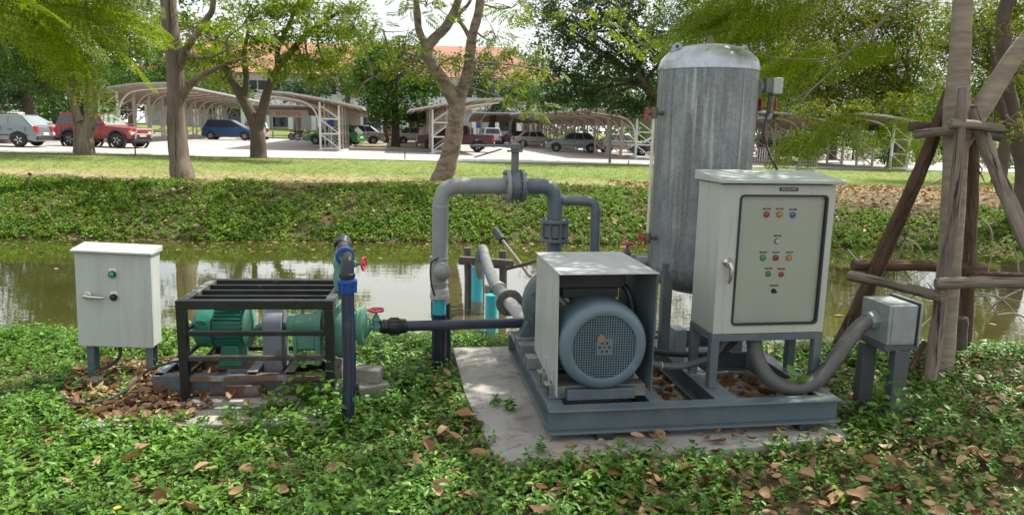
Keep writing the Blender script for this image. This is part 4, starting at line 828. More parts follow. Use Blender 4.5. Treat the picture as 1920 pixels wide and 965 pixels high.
# creeper near the camera
n = 36000; y = 1.7 + 4.75 * RNG.random(n) ** .85; x = (RNG.random(n) - .5) * 2 * (.95 * y + .6)
ok = ~in_poly(x, y, PAD) & ~in_poly(x, y, PAD_L)
lit = in_poly(x, y, LIT_L); dens = .92 + .5 * vnoise(x, y, 3.2, 3) + .12 * (x < .0)
dens = np.where(lit, .16, dens); right = np.clip((x - .25) / 1.2, 0, 1) * np.clip((3.9 - y) / .5, 0, 1); dens -= .54 * right * (1 + .5 * vnoise(x, y, 5, 11)); dens = np.where((x > 2.0) & (y > 3.4), dens - .22, dens); dens = np.where(y > 5.1, dens + .5, dens)
ok &= RNG.random(n) < dens; x, y = x[ok], y[ok]; n = len(x)
z = np.where(in_poly(x, y, [(-2.72, 4.38), (-2.40, 4.36), (-2.30, 4.78), (-2.74, 4.80)]), -.028, Gv(x, y)) - .012
hs = np.clip(.85 + .35 * vnoise(x, y, 4, 5) + RNG.normal(0, .18, n), .45, 1.7)
tp = [sprig(3, .042, .078, True, s_, .28) for s_ in range(6)] + [sprig(4, .042, .12, True, 9, .27), sprig(2, .034, .045, True, 10, .3), sprig(3, .046, .09, True, 12, .31)]
V, F_ = scatter_arrays(tp, np.stack([x, y, z], 1), rot_many(RNG.uniform(0, 6.28, n), RNG.normal(0, .16, n), RNG.normal(0, .16, n)), hs)
props(np_obj('ground_cover', V, F_, M['cover'], kind='stuff'))
# taller weeds by the cage, on the skid and round the junction box
def weed(x, y, z, h, lb, seed, k=3, L=.06, spread=.07):
    r = np.random.default_rng(seed); o = WF.thing('weed_plant', lb, 'plant', (x, y, z)); ps = []
    for i in range(k):
        v, f = sprig(5, L, h * r.uniform(.7, 1.1), True, seed * 10 + i, .33); ps.append((v @ rotm(r.uniform(0, 6), r.normal(0, .2), r.normal(0, .2)).T + np.array([r.uniform(-spread, spread), r.uniform(-spread, spread), 0]), f))
    V, F_ = merge(ps); np_obj('foliage', V, F_, M['cover'], o)
weed(-1.16, 3.98, -.03, .30, 'tall leafy weed growing against the right front post of the cage', 1, 5, .07)
weed(-1.34, 3.90, -.03, .20, 'low weed growing before the bottom bar of the cage', 2, 4, .06)
weed(-.99, 3.86, -.03, .24, 'weed growing close round the foot of the black hose', 3, 5, .065)
weed(1.73, 4.02, .0, .38, 'weed climbing behind the conduit on the right of the skid', 4, 3, .085, .03)
weed(2.13, 3.95, -.05, .33, 'weed winding up the legs of the junction box stand', 5, 3, .075, .03)
weed(-.02, 3.98, .0, .06, 'small sprig creeping over the concrete left of the skid', 6, 3, .05, .05)
weed(.17, 3.42, .0, .07, 'little sprig on the pad at the front corner of the skid', 7, 2, .04, .03)
weed(1.98, 3.78, -.05, .16, 'weed growing at the right front end of the skid beam', 8, 3, .06, .04)
# yellow flower
f_ = atg(220, 952); fy = z_ = None; px_, py_, pz_ = [float(k) for k in (EYE + ray(220, 952) * ((.06 - 1.6) / ray(220, 952)[2]))]
fl = WF.thing('yellow_flower', 'single yellow daisy flower among the creepers at the bottom left', 'flower', (px_, py_, -.04))
for k in range(9):
    v, f = leaf_tpl(.017, .3, .1); v = v @ rotm(k * math.tau / 9, .25).T + np.array([px_, py_, pz_]); MB().add(v.tolist(), f.tolist()).part('petal', M['lamp_orange'] if 0 else pm('petal_yellow', (.75, .45, .02), .6, bump=0) if k == 0 else bpy.data.materials['petal_yellow'], fl, fix=False)
MB().lathe([(.006, 0), (.004, .004), (0, .005)], (px_, py_, pz_), (0, 0, 1), 8).part('flower_eye', M['lamp_orange'], fl); MB().tube([(px_, py_, -.05), (px_, py_, pz_)], .0018, 5).part('stem', M['cover'], fl)

# dry leaves: the largest ones one by one, the rest as litter
def dry_tpl(seed):
    r = np.random.default_rng(seed); w = r.uniform(.19, .30); cx_, cy_, tw = r.uniform(-.55, .9), r.uniform(-.8, 1.6), r.uniform(-.5, .5); V_ = []; F_ = []; nx, ny = 7, 4
    for i in range(nx):
        t = i / (nx - 1); h = w * max(.03, math.sin(math.pi * t ** .85) ** .62)
        for j in range(ny + 1):
            s_ = (j / ny - .5) * 2; y = s_ * h * (1 + .05 * r.normal()); x = t - .5; z = cx_ * x * x * .9 + cy_ * y * y * 2.2 / max(w, .1) * .35 + tw * x * y + .06 * (1 - abs(s_)) * 0 - .03 * (abs(s_) < .1) + r.normal(0, .010); V_.append((x, y, z))
    for i in range(nx - 1):
        for j in range(ny):
            a = i * (ny + 1) + j; b = a + ny + 1; F_ += [(a, b, b + 1), (a, b + 1, a + 1)]
    V_ = np.array(V_); V_[:, 2] -= V_[:, 2].min(); return V_, np.array(F_)
DT = [dry_tpl(s_) for s_ in range(14)]
def pts_in(n, cond, xr, yr):
    x = RNG.uniform(*xr, n); y = RNG.uniform(*yr, n); k = cond(x, y); return x[k], y[k]
def pad_z(x, y):
    a = in_poly(x, y, PAD) | in_poly(x, y, PAD_L); return np.where(a, 0., Gv(x, y))
sets = [pts_in(1300, lambda x, y: in_poly(x, y, LIT_L), (-3, -1.9), (3.6, 4.9)), pts_in(330, lambda x, y: in_poly(x, y, PAD_L), (-2.4, -.9), (3.7, 4.9)), pts_in(500, lambda x, y: in_poly(x, y, PAD_L), (-2.45, -1.75), (3.7, 4.6)),
        pts_in(1500, lambda x, y: (RNG.random(len(x)) < .5 + .5 * vnoise(x, y, 4, 2)) & ~in_poly(x, y, PAD), (.1, 2.6), (2.2, 3.75)), pts_in(520, lambda x, y: ~in_poly(x, y, PAD) & ~in_poly(x, y, PAD_L), (-2.4, 2.6), (2.1, 4.6)),
        pts_in(760, lambda x, y: (x > 1.95), (1.9, 4.5), (3.4, 5.4)), pts_in(300, lambda x, y: ~in_poly(x, y, PAD), (-.5, .6), (3.0, 4.6))]
def skid_pts(n, a0, a1, b0, b1):
    a = RNG.uniform(a0, a1, n); b = RNG.uniform(b0, b1, n); p = np.array([tuple(S.w((i, j, 0))) for i, j in zip(a, b)]); return p[:, 0], p[:, 1]
sets += [tuple(np.array([tuple(P.w((a, b, 0))) for a, b in zip(RNG.uniform(-.15, .85, 60), RNG.uniform(.12, .47, 60))]).T[:2])]
sets += [skid_pts(110, .68, .95, .2, 1.35), skid_pts(85, 1.08, 1.54, .45, .9), skid_pts(35, .1, 1.6, -.12, .02), skid_pts(30, 1.1, 1.5, 1.0, 1.4)]
x = np.concatenate([a for a, b in sets]); y = np.concatenate([b for a, b in sets]); z = pad_z(x, y) + RNG.uniform(.006, .03, len(x)); z += np.where(~(in_poly(x, y, PAD) | in_poly(x, y, PAD_L) | in_poly(x, y, LIT_L)), RNG.uniform(0, .05, len(x)), 0)
n = len(x); sc = np.clip(RNG.gamma(6.5, .0092, n), .02, .11); R_ = rot_many(RNG.uniform(0, 6.28, n), RNG.normal(0, .25, n), RNG.normal(0, .4, n) + np.pi * (RNG.random(n) < .4)); order = np.argsort(-sc / y)
for k, i in enumerate(order[:170]):
    j = k % 14
    if k < 14:
        me = bpy.data.meshes.new('fallen_leaf'); me.from_pydata(DT[j][0].tolist(), [], DT[j][1].tolist()); me.materials.append(M['dry']); me.shade_smooth(); DT[j] = DT[j] + (me,)
    o = bpy.data.objects.new('fallen_leaf', DT[j][2]); COL.objects.link(o); Mx = Matrix(R_[i].tolist()).to_4x4() * float(sc[i]); Mx.translation = (x[i], y[i], z[i] + .006); Mx[3][3] = 1; o.matrix_world = Mx
    onp = bool(in_poly(x[i:i + 1], y[i:i + 1], PAD)[0] or in_poly(x[i:i + 1], y[i:i + 1], PAD_L)[0])
    props(o, 'curled brown dry leaf lying on a concrete pad' if onp else 'curled brown dry leaf lying on the soil among green creepers', 'dry leaf', 'dry leaves on the concrete' if onp else 'dry leaves fallen among the creepers')
i = order[170:]; V, F_ = scatter_arrays([d[:2] for d in DT], np.stack([x, y, z], 1)[i], R_[i], sc[i]); np_obj('leaf_litter', V, F_, M['dry'], kind='stuff', smooth=True)
mb = MB()
for k in range(70):
    a = random.uniform(-.1, 2.2); b = random.uniform(2.4, 5.1)
    if k % 3: p = S.w((random.uniform(-.35, 1.7), random.uniform(-.28, 1.4), 0)); a, b = p.x, p.y
    r_ = random.uniform(0, 6.28); L_ = random.uniform(.03, .13); z_ = .004 if in_poly(np.array([a]), np.array([b]), PAD)[0] else G(a, b) + .03
    mb.tube([(a, b, z_), (a + L_ * .5 * math.cos(r_), b + L_ * .5 * math.sin(r_), z_ + .006), (a + L_ * math.cos(r_ + .3), b + L_ * math.sin(r_ + .3), z_)], .0012, 4)
props(mb.part('twig_litter', M['bark'], None), kind='stuff')

# far bank: creeper, brown leaves, lawn grass
n = 40000; x = RNG.uniform(-15, 15, n); t = RNG.random(n); y = 13.35 + .05 * x + t * 3.3 * (1 + .12 * vnoise(x, t * 3, 1.2, 8)); rt_ = np.clip((x - 3.2) / 3, 0, 1)
dens = .72 + .62 * vnoise(x, y, 1.6, 4) + .3 * vnoise(x, y, 5, 14) - .8 * np.clip((t - .82) / .18, 0, 1) - rt_ * np.clip((t - .35) / .3, 0, 1) * 1.1 - .3 * (np.abs(x + 5) < 2.2) * (t > .5)
ok = RNG.random(n) < dens; x, y = x[ok], y[ok]; n = len(x); tp = [sprig(3, .062, .085, False, 20 + s_, .36) for s_ in range(5)]
V, F_ = scatter_arrays(tp, np.stack([x, y, Gv(x, y) - .02], 1), rot_many(RNG.uniform(0, 6.28, n), RNG.normal(0, .25, n), RNG.normal(0, .25, n)), np.clip(.95 + .35 * vnoise(x, y, 2.5, 6) + RNG.normal(0, .2, n), .45, 1.8))
np_obj('bank_creeper', V, F_, M['cover_far'], kind='stuff')
n = 7000; x = np.concatenate([RNG.uniform(2.5, 16, n), RNG.uniform(-14, 4, 1500)]); t = np.concatenate([RNG.random(n) ** .7, RNG.random(1500)]); y = 13.3 + .05 * x + np.where(x > 2.5, t * 5.2, t * 3.6); n = len(x)
LZ = [(d[0][[0, 15, 19, 34, 17]] if 0 else leaf_tpl(1, .27, .15, False)[0], leaf_tpl()[1]) for d in DT[:3]]
V, F_ = scatter_arrays(LZ, np.stack([x, y, Gv(x, y) + .035], 1), rot_many(RNG.uniform(0, 6.28, n), RNG.normal(0, .25, n), RNG.normal(0, .4, n)), np.clip(RNG.normal(.10, .03, n), .04, .18)); np_obj('bank_leaf_litter', V, F_, M['dry'], kind='stuff')
n = 45000; x = RNG.uniform(-27, 27, n); y = 16.3 + RNG.random(n) ** 1.5 * 26; k = ((x - E0[0]) * EN[0] + (y - E0[1]) * EN[1] < -.05) & (RNG.random(n) < .55 + .45 * np.clip((y - 19) / 5, -.8, 1)); x, y = x[k], y[k]; n = len(x)
bl = merge([(np.array([(-.012, a, 0), (.012, a, 0), (b, a * 2.4, 1.)]), np.array([(0, 1, 2)])) for a, b in ((-.3, -.2), (0, .1), (.3, .25))])
V, F_ = scatter_arrays([(bl[0] * np.array([1.2, .14, .045]), bl[1])], np.stack([x, y, Gv(x, y) - .005], 1), rot_many(RNG.uniform(0, 6.28, n), RNG.normal(0, .3, n), RNG.normal(0, .3, n)), RNG.uniform(.6, 1.3, n)); np_obj('lawn_grass', V, F_, M['grass'], kind='stuff')
n = 1500; x = RNG.uniform(-13, 13, n); y = bank0(0) + .05 * x - .1 - RNG.gamma(1.2, .45, n) * (1 + .8 * vnoise(x, x * 0, 1.5, 3)); k = y > 7; x, y = x[k], y[k]; n = len(x)
V, F_ = scatter_arrays([leaf_tpl(1, .3, .03)], np.stack([x, y, np.full(n, -.492)], 1), rot_many(RNG.uniform(0, 6.28, n), RNG.normal(0, .05, n), RNG.normal(0, .05, n)), RNG.gamma(3, .014, n)); np_obj('floating_debris', V, F_, M['dry'], kind='stuff')
# leaves afloat
fm = bpy.data.meshes.new('floating_leaf'); fv, ff = leaf_tpl(.105, .3, .05, True, .0); fm.from_pydata(fv.tolist(), [], ff.tolist()); fm.materials.append(M['dry'])
for k in range(110):
    xx = random.uniform(-11, 11); far = random.random() < .62; yy = random.uniform(12.2, 13.3) + .05 * xx if far else random.uniform(7.5, 12.3)
    if yy > bank0(xx) - .1: continue
    o = bpy.data.objects.new('floating_leaf', fm); COL.objects.link(o); o.location = (xx, yy, -.488); o.rotation_euler = (random.uniform(-.06, .06), random.uniform(-.06, .06), random.uniform(0, 6)); s_ = random.uniform(.6, 1.5); o.scale = (s_, s_, s_)
    props(o, 'brown leaf floating near the far bank of the canal' if far else 'brown leaf floating on the open water of the canal', 'floating leaf', 'leaves afloat by the far bank' if far else 'leaves afloat on the open water')

# ------------------------------------------------------------------ trees
def frond_near(seed=0, npin=11, nl=8):
    r = np.random.default_rng(seed); ps = []; n = 0
    ps.append((np.array([(0, .004, 0), (0, -.004, 0), (1, 0, -.22)]), np.array([(0, 1, 2)])))
    for k in range(npin):
        t = .12 + .86 * k / (npin - 1); ln = .30 * math.sin(math.pi * min(1, .18 + .80 * t)) ** .7 * r.uniform(.85, 1.1); p0 = np.array([t, 0, -.22 * t * t])
        for sd in (-1, 1):
            a = sd * (1.0 - .35 * t + r.uniform(-.08, .08)); d = np.array([math.cos(a), math.sin(a), -.18 - r.uniform(0, .25)]); d /= np.linalg.norm(d); pr_ = np.cross(d, [0, 0, 1]); pr_ /= np.linalg.norm(pr_)
            ps.append((np.array([p0 + pr_ * .002, p0 - pr_ * .002, p0 + d * ln]), np.array([(0, 1, 2)])))
            for j in range(nl):
                q = p0 + d * ln * (.08 + .92 * j / nl) + np.array([0, 0, -.05 * ln * (j / nl) ** 2]); w = .052 * (1 - .35 * j / nl)
                for s2 in (-1, 1):
                    e = pr_ * s2 * w + d * w * .35; wv = d * ln / nl * .62
                    ps.append((np.array([q, q + e * .5 + wv, q + e, q + e * .5 - wv * .3]), np.array([(0, 1, 2), (0, 2, 3)])))
    return merge(ps)
def frond_far(seed=0, npin=7, w=.055):
    r = np.random.default_rng(seed); ps = []
    for k in range(npin):
        t = .1 + .9 * k / npin; ln = .36 * math.sin(math.pi * min(1, .2 + .75 * t)) ** .7
        for sd in (-1, 1):
            v, f = leaf_tpl(ln, w / ln * .9, .06); ps.append((v @ rotm(sd * (1.0 - .3 * t + r.uniform(-.1, .1)), -.25 + r.uniform(-.15, .15)).T + np.array([t, 0, -.25 * t * t]), f))
    return merge(ps)
def spray(seed=0, k=8, L=.55, w=.28):
    r = np.random.default_rng(seed); ps = []
    for i in range(k):
        v, f = leaf_tpl(L * r.uniform(.7, 1.15), w, .12); c = r.normal(0, .35, 3); ps.append((v @ rotm(r.uniform(0, 6.28), r.uniform(-.7, .3), r.uniform(-.5, .5)).T + c, f))
    return merge(ps)
FN = [frond_near(s_) for s_ in range(3)]; FF = [frond_far(s_) for s_ in range(4)]; SPR = [spray(s_) for s_ in range(6)]
NARROW = [spray(30 + s_, 9, .62, .13) for s_ in range(5)]
def crown(parent, clumps, tpl, mat, size, dens, shell=.45, frondy=False, seed=1, name='crown', droop=-.25, flat=.6):
    r = np.random.default_rng(seed); Ps = []; Rs = []; Ss = []
    for c, rx, *rest in clumps:
        rz = rest[0] if rest else rx * flat; n = int(dens * (rest[1] if len(rest) > 1 else 1) * rx * rx / (size * size)) + 3
        d = r.normal(0, 1, (n, 3)); d /= np.linalg.norm(d, axis=1)[:, None]; q = r.random(n) ** shell; off = d * q[:, None] * np.array([rx, rx, rz]); off *= (1 + .25 * np.sin(d[:, :1] * 5 + d[:, 1:2] * 4 + c[0] * 9))
        Ps.append(np.array(c) + off); yaw = np.arctan2(d[:, 1], d[:, 0]) + r.normal(0, .7, n)
        Rs.append(rot_many(yaw, (droop if frondy else 0) + r.normal(0, .3, n), r.normal(0, .45 if frondy else .9, n))); Ss.append(size * r.uniform(.7, 1.25, n))
    V, F_ = scatter_arrays(tpl, np.concatenate(Ps), np.concatenate(Rs), np.concatenate(Ss)); b = np.array(BASE[parent]); return np_obj(name, V - b, F_, mat, parent)
def pxp(pts): return [tuple(float(k) for k in at(*p)) for p in pts]
def trunk(parent, paths, mat, name='trunk', n=10, rough=.10):
    obs = []
    for i, (pts, rs) in enumerate(paths):
        cv_ = curve(pts, 7); R_ = lerp_r(rs, len(cv_)); R_ = [a * (1 + random.uniform(-rough, rough)) for a in R_]; R_ = [(R_[max(0, k - 1)] + R_[k] * 2 + R_[min(len(R_) - 1, k + 1)]) / 4 for k in range(len(R_))]
        obs.append(MB().tube(cv_, R_, n).part('trunk' if i == 0 else 'limb', mat, parent))
    return obs
def twigs(parent, clumps, mat, r=.02, seed=3, k=4, anchor=None):
    rr = np.random.default_rng(seed); mb = MB()
    for c, rx, *rest in clumps:
        c = np.array(c); a = np.array(anchor(c)) if anchor else None
        if a is not None: mb.tube(curve([a, a * .5 + c * .5 + rr.normal(0, .12, 3) * rx, c], 4), lerp_r([r * 1.8, r], 9), 6)
        for i in range(k):
            d = rr.normal(0, 1, 3); d[2] = abs(d[2]) * .4; d /= np.linalg.norm(d); mb.tube(curve([c, c + d * rx * .45 + rr.normal(0, .06, 3) * rx, c + d * rx * .9], 3), lerp_r([r, r * .35], 7), 5)
    return props(mb.part('twig', mat, parent), kind='stuff')
def nearest(pts):
    A_ = np.array(pts); return lambda c: A_[np.argmin(((A_ - c) ** 2).sum(1))]
def tree(name, label, paths, mat, clumps, tpl, leaf, size, dens, frondy=False, seed=1, twig_r=.025, base=None, group=None, tw=4, **kw):
    b = base or paths[0][0][0]; t = WF.thing(name, label, 'tree', (b[0], b[1], G(b[0], b[1]))); trunk(t, paths, mat)
    if group: t['group'] = group
    pts = [q for p, _ in paths for q in curve(p, 4)[len(p):]]
    crown(t, clumps, tpl, leaf, size, dens, frondy=frondy, seed=seed, **kw)
    if twig_r: twigs(t, clumps, mat, twig_r, seed, tw, nearest(pts))
    return t
def PC(px, py, Y, rpx, zr=.55, dm=1): r_ = rpx * Y / FOC; return (tuple(float(k) for k in at(px, py, Y)), r_, r_ * zr, dm)
def down(p, dz=.5): return (p[0], p[1], G(p[0], p[1]) - dz)

# tree A: leaning trunk on the far bank, left
YA = 16.6; pa_ = pxp([(346, 350, YA), (337, 300, YA), (331, 240, YA), (330, 190, YA), (328, 120, YA), (318, 40, YA), (308, -40, YA)])
tree('feathery_tree', 'grey barked tree with one trunk leaning left on the far bank',
     [([down(pa_[0])] + pa_ + [(-8.3, 16.8, 6.6), (-8.8, 17.2, 9.3)], [.36, .29, .235, .205, .20, .19, .185, .17, .13, .07]),
      (pxp([(338, 186, YA), (352, 165, YA - .1), (372, 145, YA - .2), (400, 132, YA - .4), (425, 118, YA - .6)]), [.10, .085, .07, .05, .03]),
      (pxp([(336, 130, YA), (352, 88, YA - .3), (385, 40, YA - .5), (400, -10, YA - .8)]) + [(-6.2, 15.2, 6.4)], [.09, .08, .07, .06, .03]),
      (pxp([(352, 98, YA - .3), (372, 108, YA - .8), (398, 106, YA - 1.0), (426, 94, YA - 1.2)]), [.045, .04, .035, .02])],
     M['bark'], [PC(400, 75, 16, 55, .4, .8), PC(455, 50, 15.5, 60, .4, .8), PC(270, 20, 18.5, 60, .5, .6), PC(400, -30, 17.5, 70, .5, .7), PC(240, 85, 18.6, 40, .4, .6), PC(470, 110, 16, 34, .4, .7),
      ((-8.8, 17.2, 9.3), 2.0, 1.0), ((-6.4, 15.5, 9.0), 1.6, .8, .7), ((-10.8, 16, 8.4), 1.8, .9), ((-12.2, 16.5, 7.0), 1.7, .9)], FF, M['leaf_light'], .42, 11, True, 11, .02)
# tree B: twin trunk by the red car
YB = 28.5
tree('twin_trunk_tree', 'thick dark tree splitting into two trunks in front of the red off-roader',
     [(lambda p: [down(p[0])] + p)(pxp([(158, 288, YB), (156, 250, YB), (150, 215, YB), (140, 170, YB), (128, 120, YB), (112, 60, YB)])) and ([down(pxp([(158, 288, YB)])[0])] + pxp([(158, 288, YB), (156, 250, YB), (148, 215, YB), (138, 170, YB), (126, 120, YB), (110, 60, YB)]) + [(-18.5, 28.5, 8)], [.50, .40, .34, .24, .19, .17, .14, .08]),
      (pxp([(160, 255, YB), (168, 215, YB), (172, 165, YB), (165, 110, YB), (185, 40, YB)]) + [(-15.5, 28, 8.2)], [.30, .26, .22, .18, .14, .08]), (pxp([(150, 225, YB - .3), (136, 190, YB - .5), (122, 150, YB - .6), (95, 110, YB - .6)]), [.15, .12, .10, .06])],
     M['bark'], [PC(60, 110, 28, 75, .6), PC(150, 60, 28, 90, .6), PC(240, 100, 30.5, 60, .6, .8), PC(30, 30, 29, 90, .7), PC(230, 20, 30, 80, .6), PC(75, 160, 27.5, 36, .5, .8), PC(50, 60, 27, 60, .6), ((-17, 28, 8), 3.5, 2), ((-13.5, 28, 7.5), 2.6, 1.5), ((-21, 28, 7.5), 3, 1.6)],
     SPR, M['leaf_mid'], .33, 8.5, False, 12, .04)
# tree C: forked trunk, light crown
YC = 30.6
tree('forked_tree', 'brown tree forking low into a Y beside the lawn edge, left of the first carport',
     [([down(pxp([(485, 296, YC)])[0])] + pxp([(485, 296, YC), (482, 250, YC), (470, 215, YC), (452, 180, YC), (430, 140, YC), (412, 105, YC), (405, 60, YC)]), [.45, .36, .29, .24, .20, .17, .14, .08]),
      (pxp([(481, 245, YC), (492, 210, YC), (502, 170, YC), (520, 130, YC), (548, 95, YC), (580, 60, YC - .5), (640, 20, YC - 1)]), [.27, .21, .18, .15, .13, .11, .06]),
      (pxp([(456, 188, YC), (462, 150, YC), (458, 100, YC), (470, 40, YC)]), [.15, .13, .1, .06]), (pxp([(520, 135, YC), (522, 90, YC), (545, 40, YC), (560, 0, YC)]), [.12, .1, .08, .05])],
     M['bark_dark'], [PC(430, 110, 30, 62, .45), PC(500, 75, 30, 60, .45), PC(560, 115, 30, 52, .45, .9), PC(390, 60, 31, 60, .5), PC(600, 60, 29.5, 60, .4, .9), PC(475, 20, 30, 70, .5), PC(560, 15, 30, 70, .45), PC(650, 95, 30, 34, .4, .7), PC(520, 140, 29.5, 32, .4, .8), PC(420, 150, 31, 40, .4, .8), PC(660, 20, 29, 55, .4, .7), PC(610, 120, 29.5, 44, .4, .8), PC(650, 60, 29, 44, .4, .8), PC(585, 150, 29, 26, .4, .7), PC(330, 40, 31, 50, .5), PC(360, 110, 31, 40, .5, .8)],
     SPR, M['leaf_light'], .27, 7.5, False, 13, .03)
# tree D: curving trunk in the middle of the lawn
YD = 18.2; d0 = pxp([(826, 344, YD), (838, 310, YD), (850, 260, YD), (857, 205, YD)])
tree('curved_tree', 'pale curving tree with two bare limbs on the far bank behind the lever valve',
     [([down(d0[0])] + d0 + pxp([(862, 185, YD), (878, 130, YD), (885, 70, YD), (898, 20, YD), (905, -50, YD)]) + [(-.6, 18.2, 7.2)], [.36, .29, .235, .215, .21, .16, .135, .115, .105, .09, .05]),
      (pxp([(858, 200, YD), (838, 165, YD - .2), (815, 130, YD - .4), (800, 95, YD - .5), (815, 72, YD - .5), (838, 48, YD - .5), (858, 5, YD - .4), (870, -50, YD - .3)]), [.17, .165, .15, .145, .12, .11, .095, .07]),
      (pxp([(803, 100, YD - .5), (795, 80, YD - .5), (785, 55, YD - .6), (782, 20, YD - .7), (775, -40, YD - .9)]), [.10, .09, .085, .08, .05]), (pxp([(884, 75, YD), (872, 55, YD + .1), (860, 30, YD + .2), (880, 5, YD + .3), (890, -30, YD + .5)]), [.07, .055, .05, .045, .03]),
      ([(-.6, 18.2, 6.3), (1.0, 18.0, 6.7), (2.3, 17.6, 6.1)] + pxp([(1150, -20, 17.3), (1185, 60, 17.3)]), [.06, .05, .04, .02, .01]),
      (pxp([(800, 100, YD - .5), (740, 130, YD - 1), (690, 150, YD - 1.5), (670, 175, YD - 1.6)]), [.035, .03, .02, .01])],
     M['bark_mid'], [PC(790, 135, 17.2, 40, .45, .8), PC(740, 120, 16.8, 36, .45, .8), PC(845, 110, 17.6, 26, .6, .5), PC(930, 70, 18.5, 48, .5, .7), PC(720, 60, 17, 55, .45, .9), PC(660, 40, 16.5, 52, .4, .9), PC(960, 160, 18.4, 44, .5, .7), PC(1010, 130, 18.4, 42, .5, .7), PC(960, 15, 18.5, 58, .4, .9), PC(800, 10, 17.5, 66, .4, .8), PC(940, 130, 18.5, 34, .5, .8), PC(760, 80, 17, 34, .5, .8), PC(1000, 200, 18.5, 26, .6, .7), PC(1150, 50, 17.5, 40, .5, .8), PC(1205, 85, 17.5, 34, .5, .8), PC(1080, 25, 18, 40, .5, .7), PC(1180, 15, 17, 45, .5, .8),
      ((-1.0, 18, 8.6), 2.0, .9, .6), ((1.2, 18.5, 8.2), 1.8, .9, .7)], FF, M['leaf_light'], .40, 10.0, True, 14, .014)
# background trees
def bg_tree(px, by, Y, th, clumps, label, leaf='leaf_mid', size=.45, dens=3.2, seed=1, tr=.3, bark='bark_dark', name='tree', tpl=None, lean=0, group=None):
    b = at(px, by, Y); b[2] = G(b[0], b[1]); p = [(b[0], b[1], b[2] - .5), tuple(b), (b[0] + lean * .3, b[1], b[2] + th * .45), (b[0] + lean, b[1], b[2] + th)]
    return tree(name, label, [(p, [tr * 1.3, tr * 1.1, tr * .9, tr * .6])], M[bark], clumps, tpl or SPR, M[leaf], size, dens, False, seed, tr * .16, group=group, tw=2)
bg_tree(742, 278, 50, 3.6, [PC(742, 190, 50, 72, .7), PC(680, 150, 50, 40, .7), PC(800, 150, 50, 40, .7), PC(690, 115, 50, 34, .7), PC(705, 175, 50, 45, .8), PC(785, 180, 50, 45, .8), PC(745, 130, 50, 55, .7), PC(720, 220, 49, 34, .6), PC(785, 222, 49.5, 34, .6), PC(755, 95, 50, 40, .7), PC(700, 92, 51, 34, .7), PC(800, 112, 51, 34, .7), PC(820, 160, 50, 30, .7)], 'round bushy green tree in the median between the two facing carports', size=.4, seed=21, dens=9)
bg_tree(724, 268, 62, 3, [PC(690, 150, 62, 40, .8), PC(715, 110, 62, 40, .7)], 'smaller light tree standing behind the bushy median tree', 'leaf_light', .5, 9, 22, .25)
bg_tree(1262, 295, 37, 4.2, [PC(1110, 60, 37, 100, .75), PC(1180, 130, 37, 85, .7), PC(1060, 140, 37, 70, .7), PC(1240, 60, 37, 95, .8), PC(1150, -10, 37, 110, .6), PC(1110, 185, 36.5, 55, .45), PC(1190, 200, 36.5, 55, .4), PC(1040, 190, 37, 40, .5, .8), PC(1050, 60, 37, 60, .7, .8), PC(1280, 160, 37, 60, .7), PC(1020, 20, 37.5, 50, .7, .7)],
        'big dark spreading tree behind the left shoulder of the tank', 'leaf_dark', .36, 8.5, 23, .34, lean=-1.6, name='dark_tree')
t_ = bpy.data.objects.get('dark_tree')
trunk(t_, [(pxp([(1262, 215, 37), (1235, 190, 36.8), (1205, 155, 36.6), (1190, 120, 36.6)]), [.24, .2, .16, .1])], M['bark_dark'])
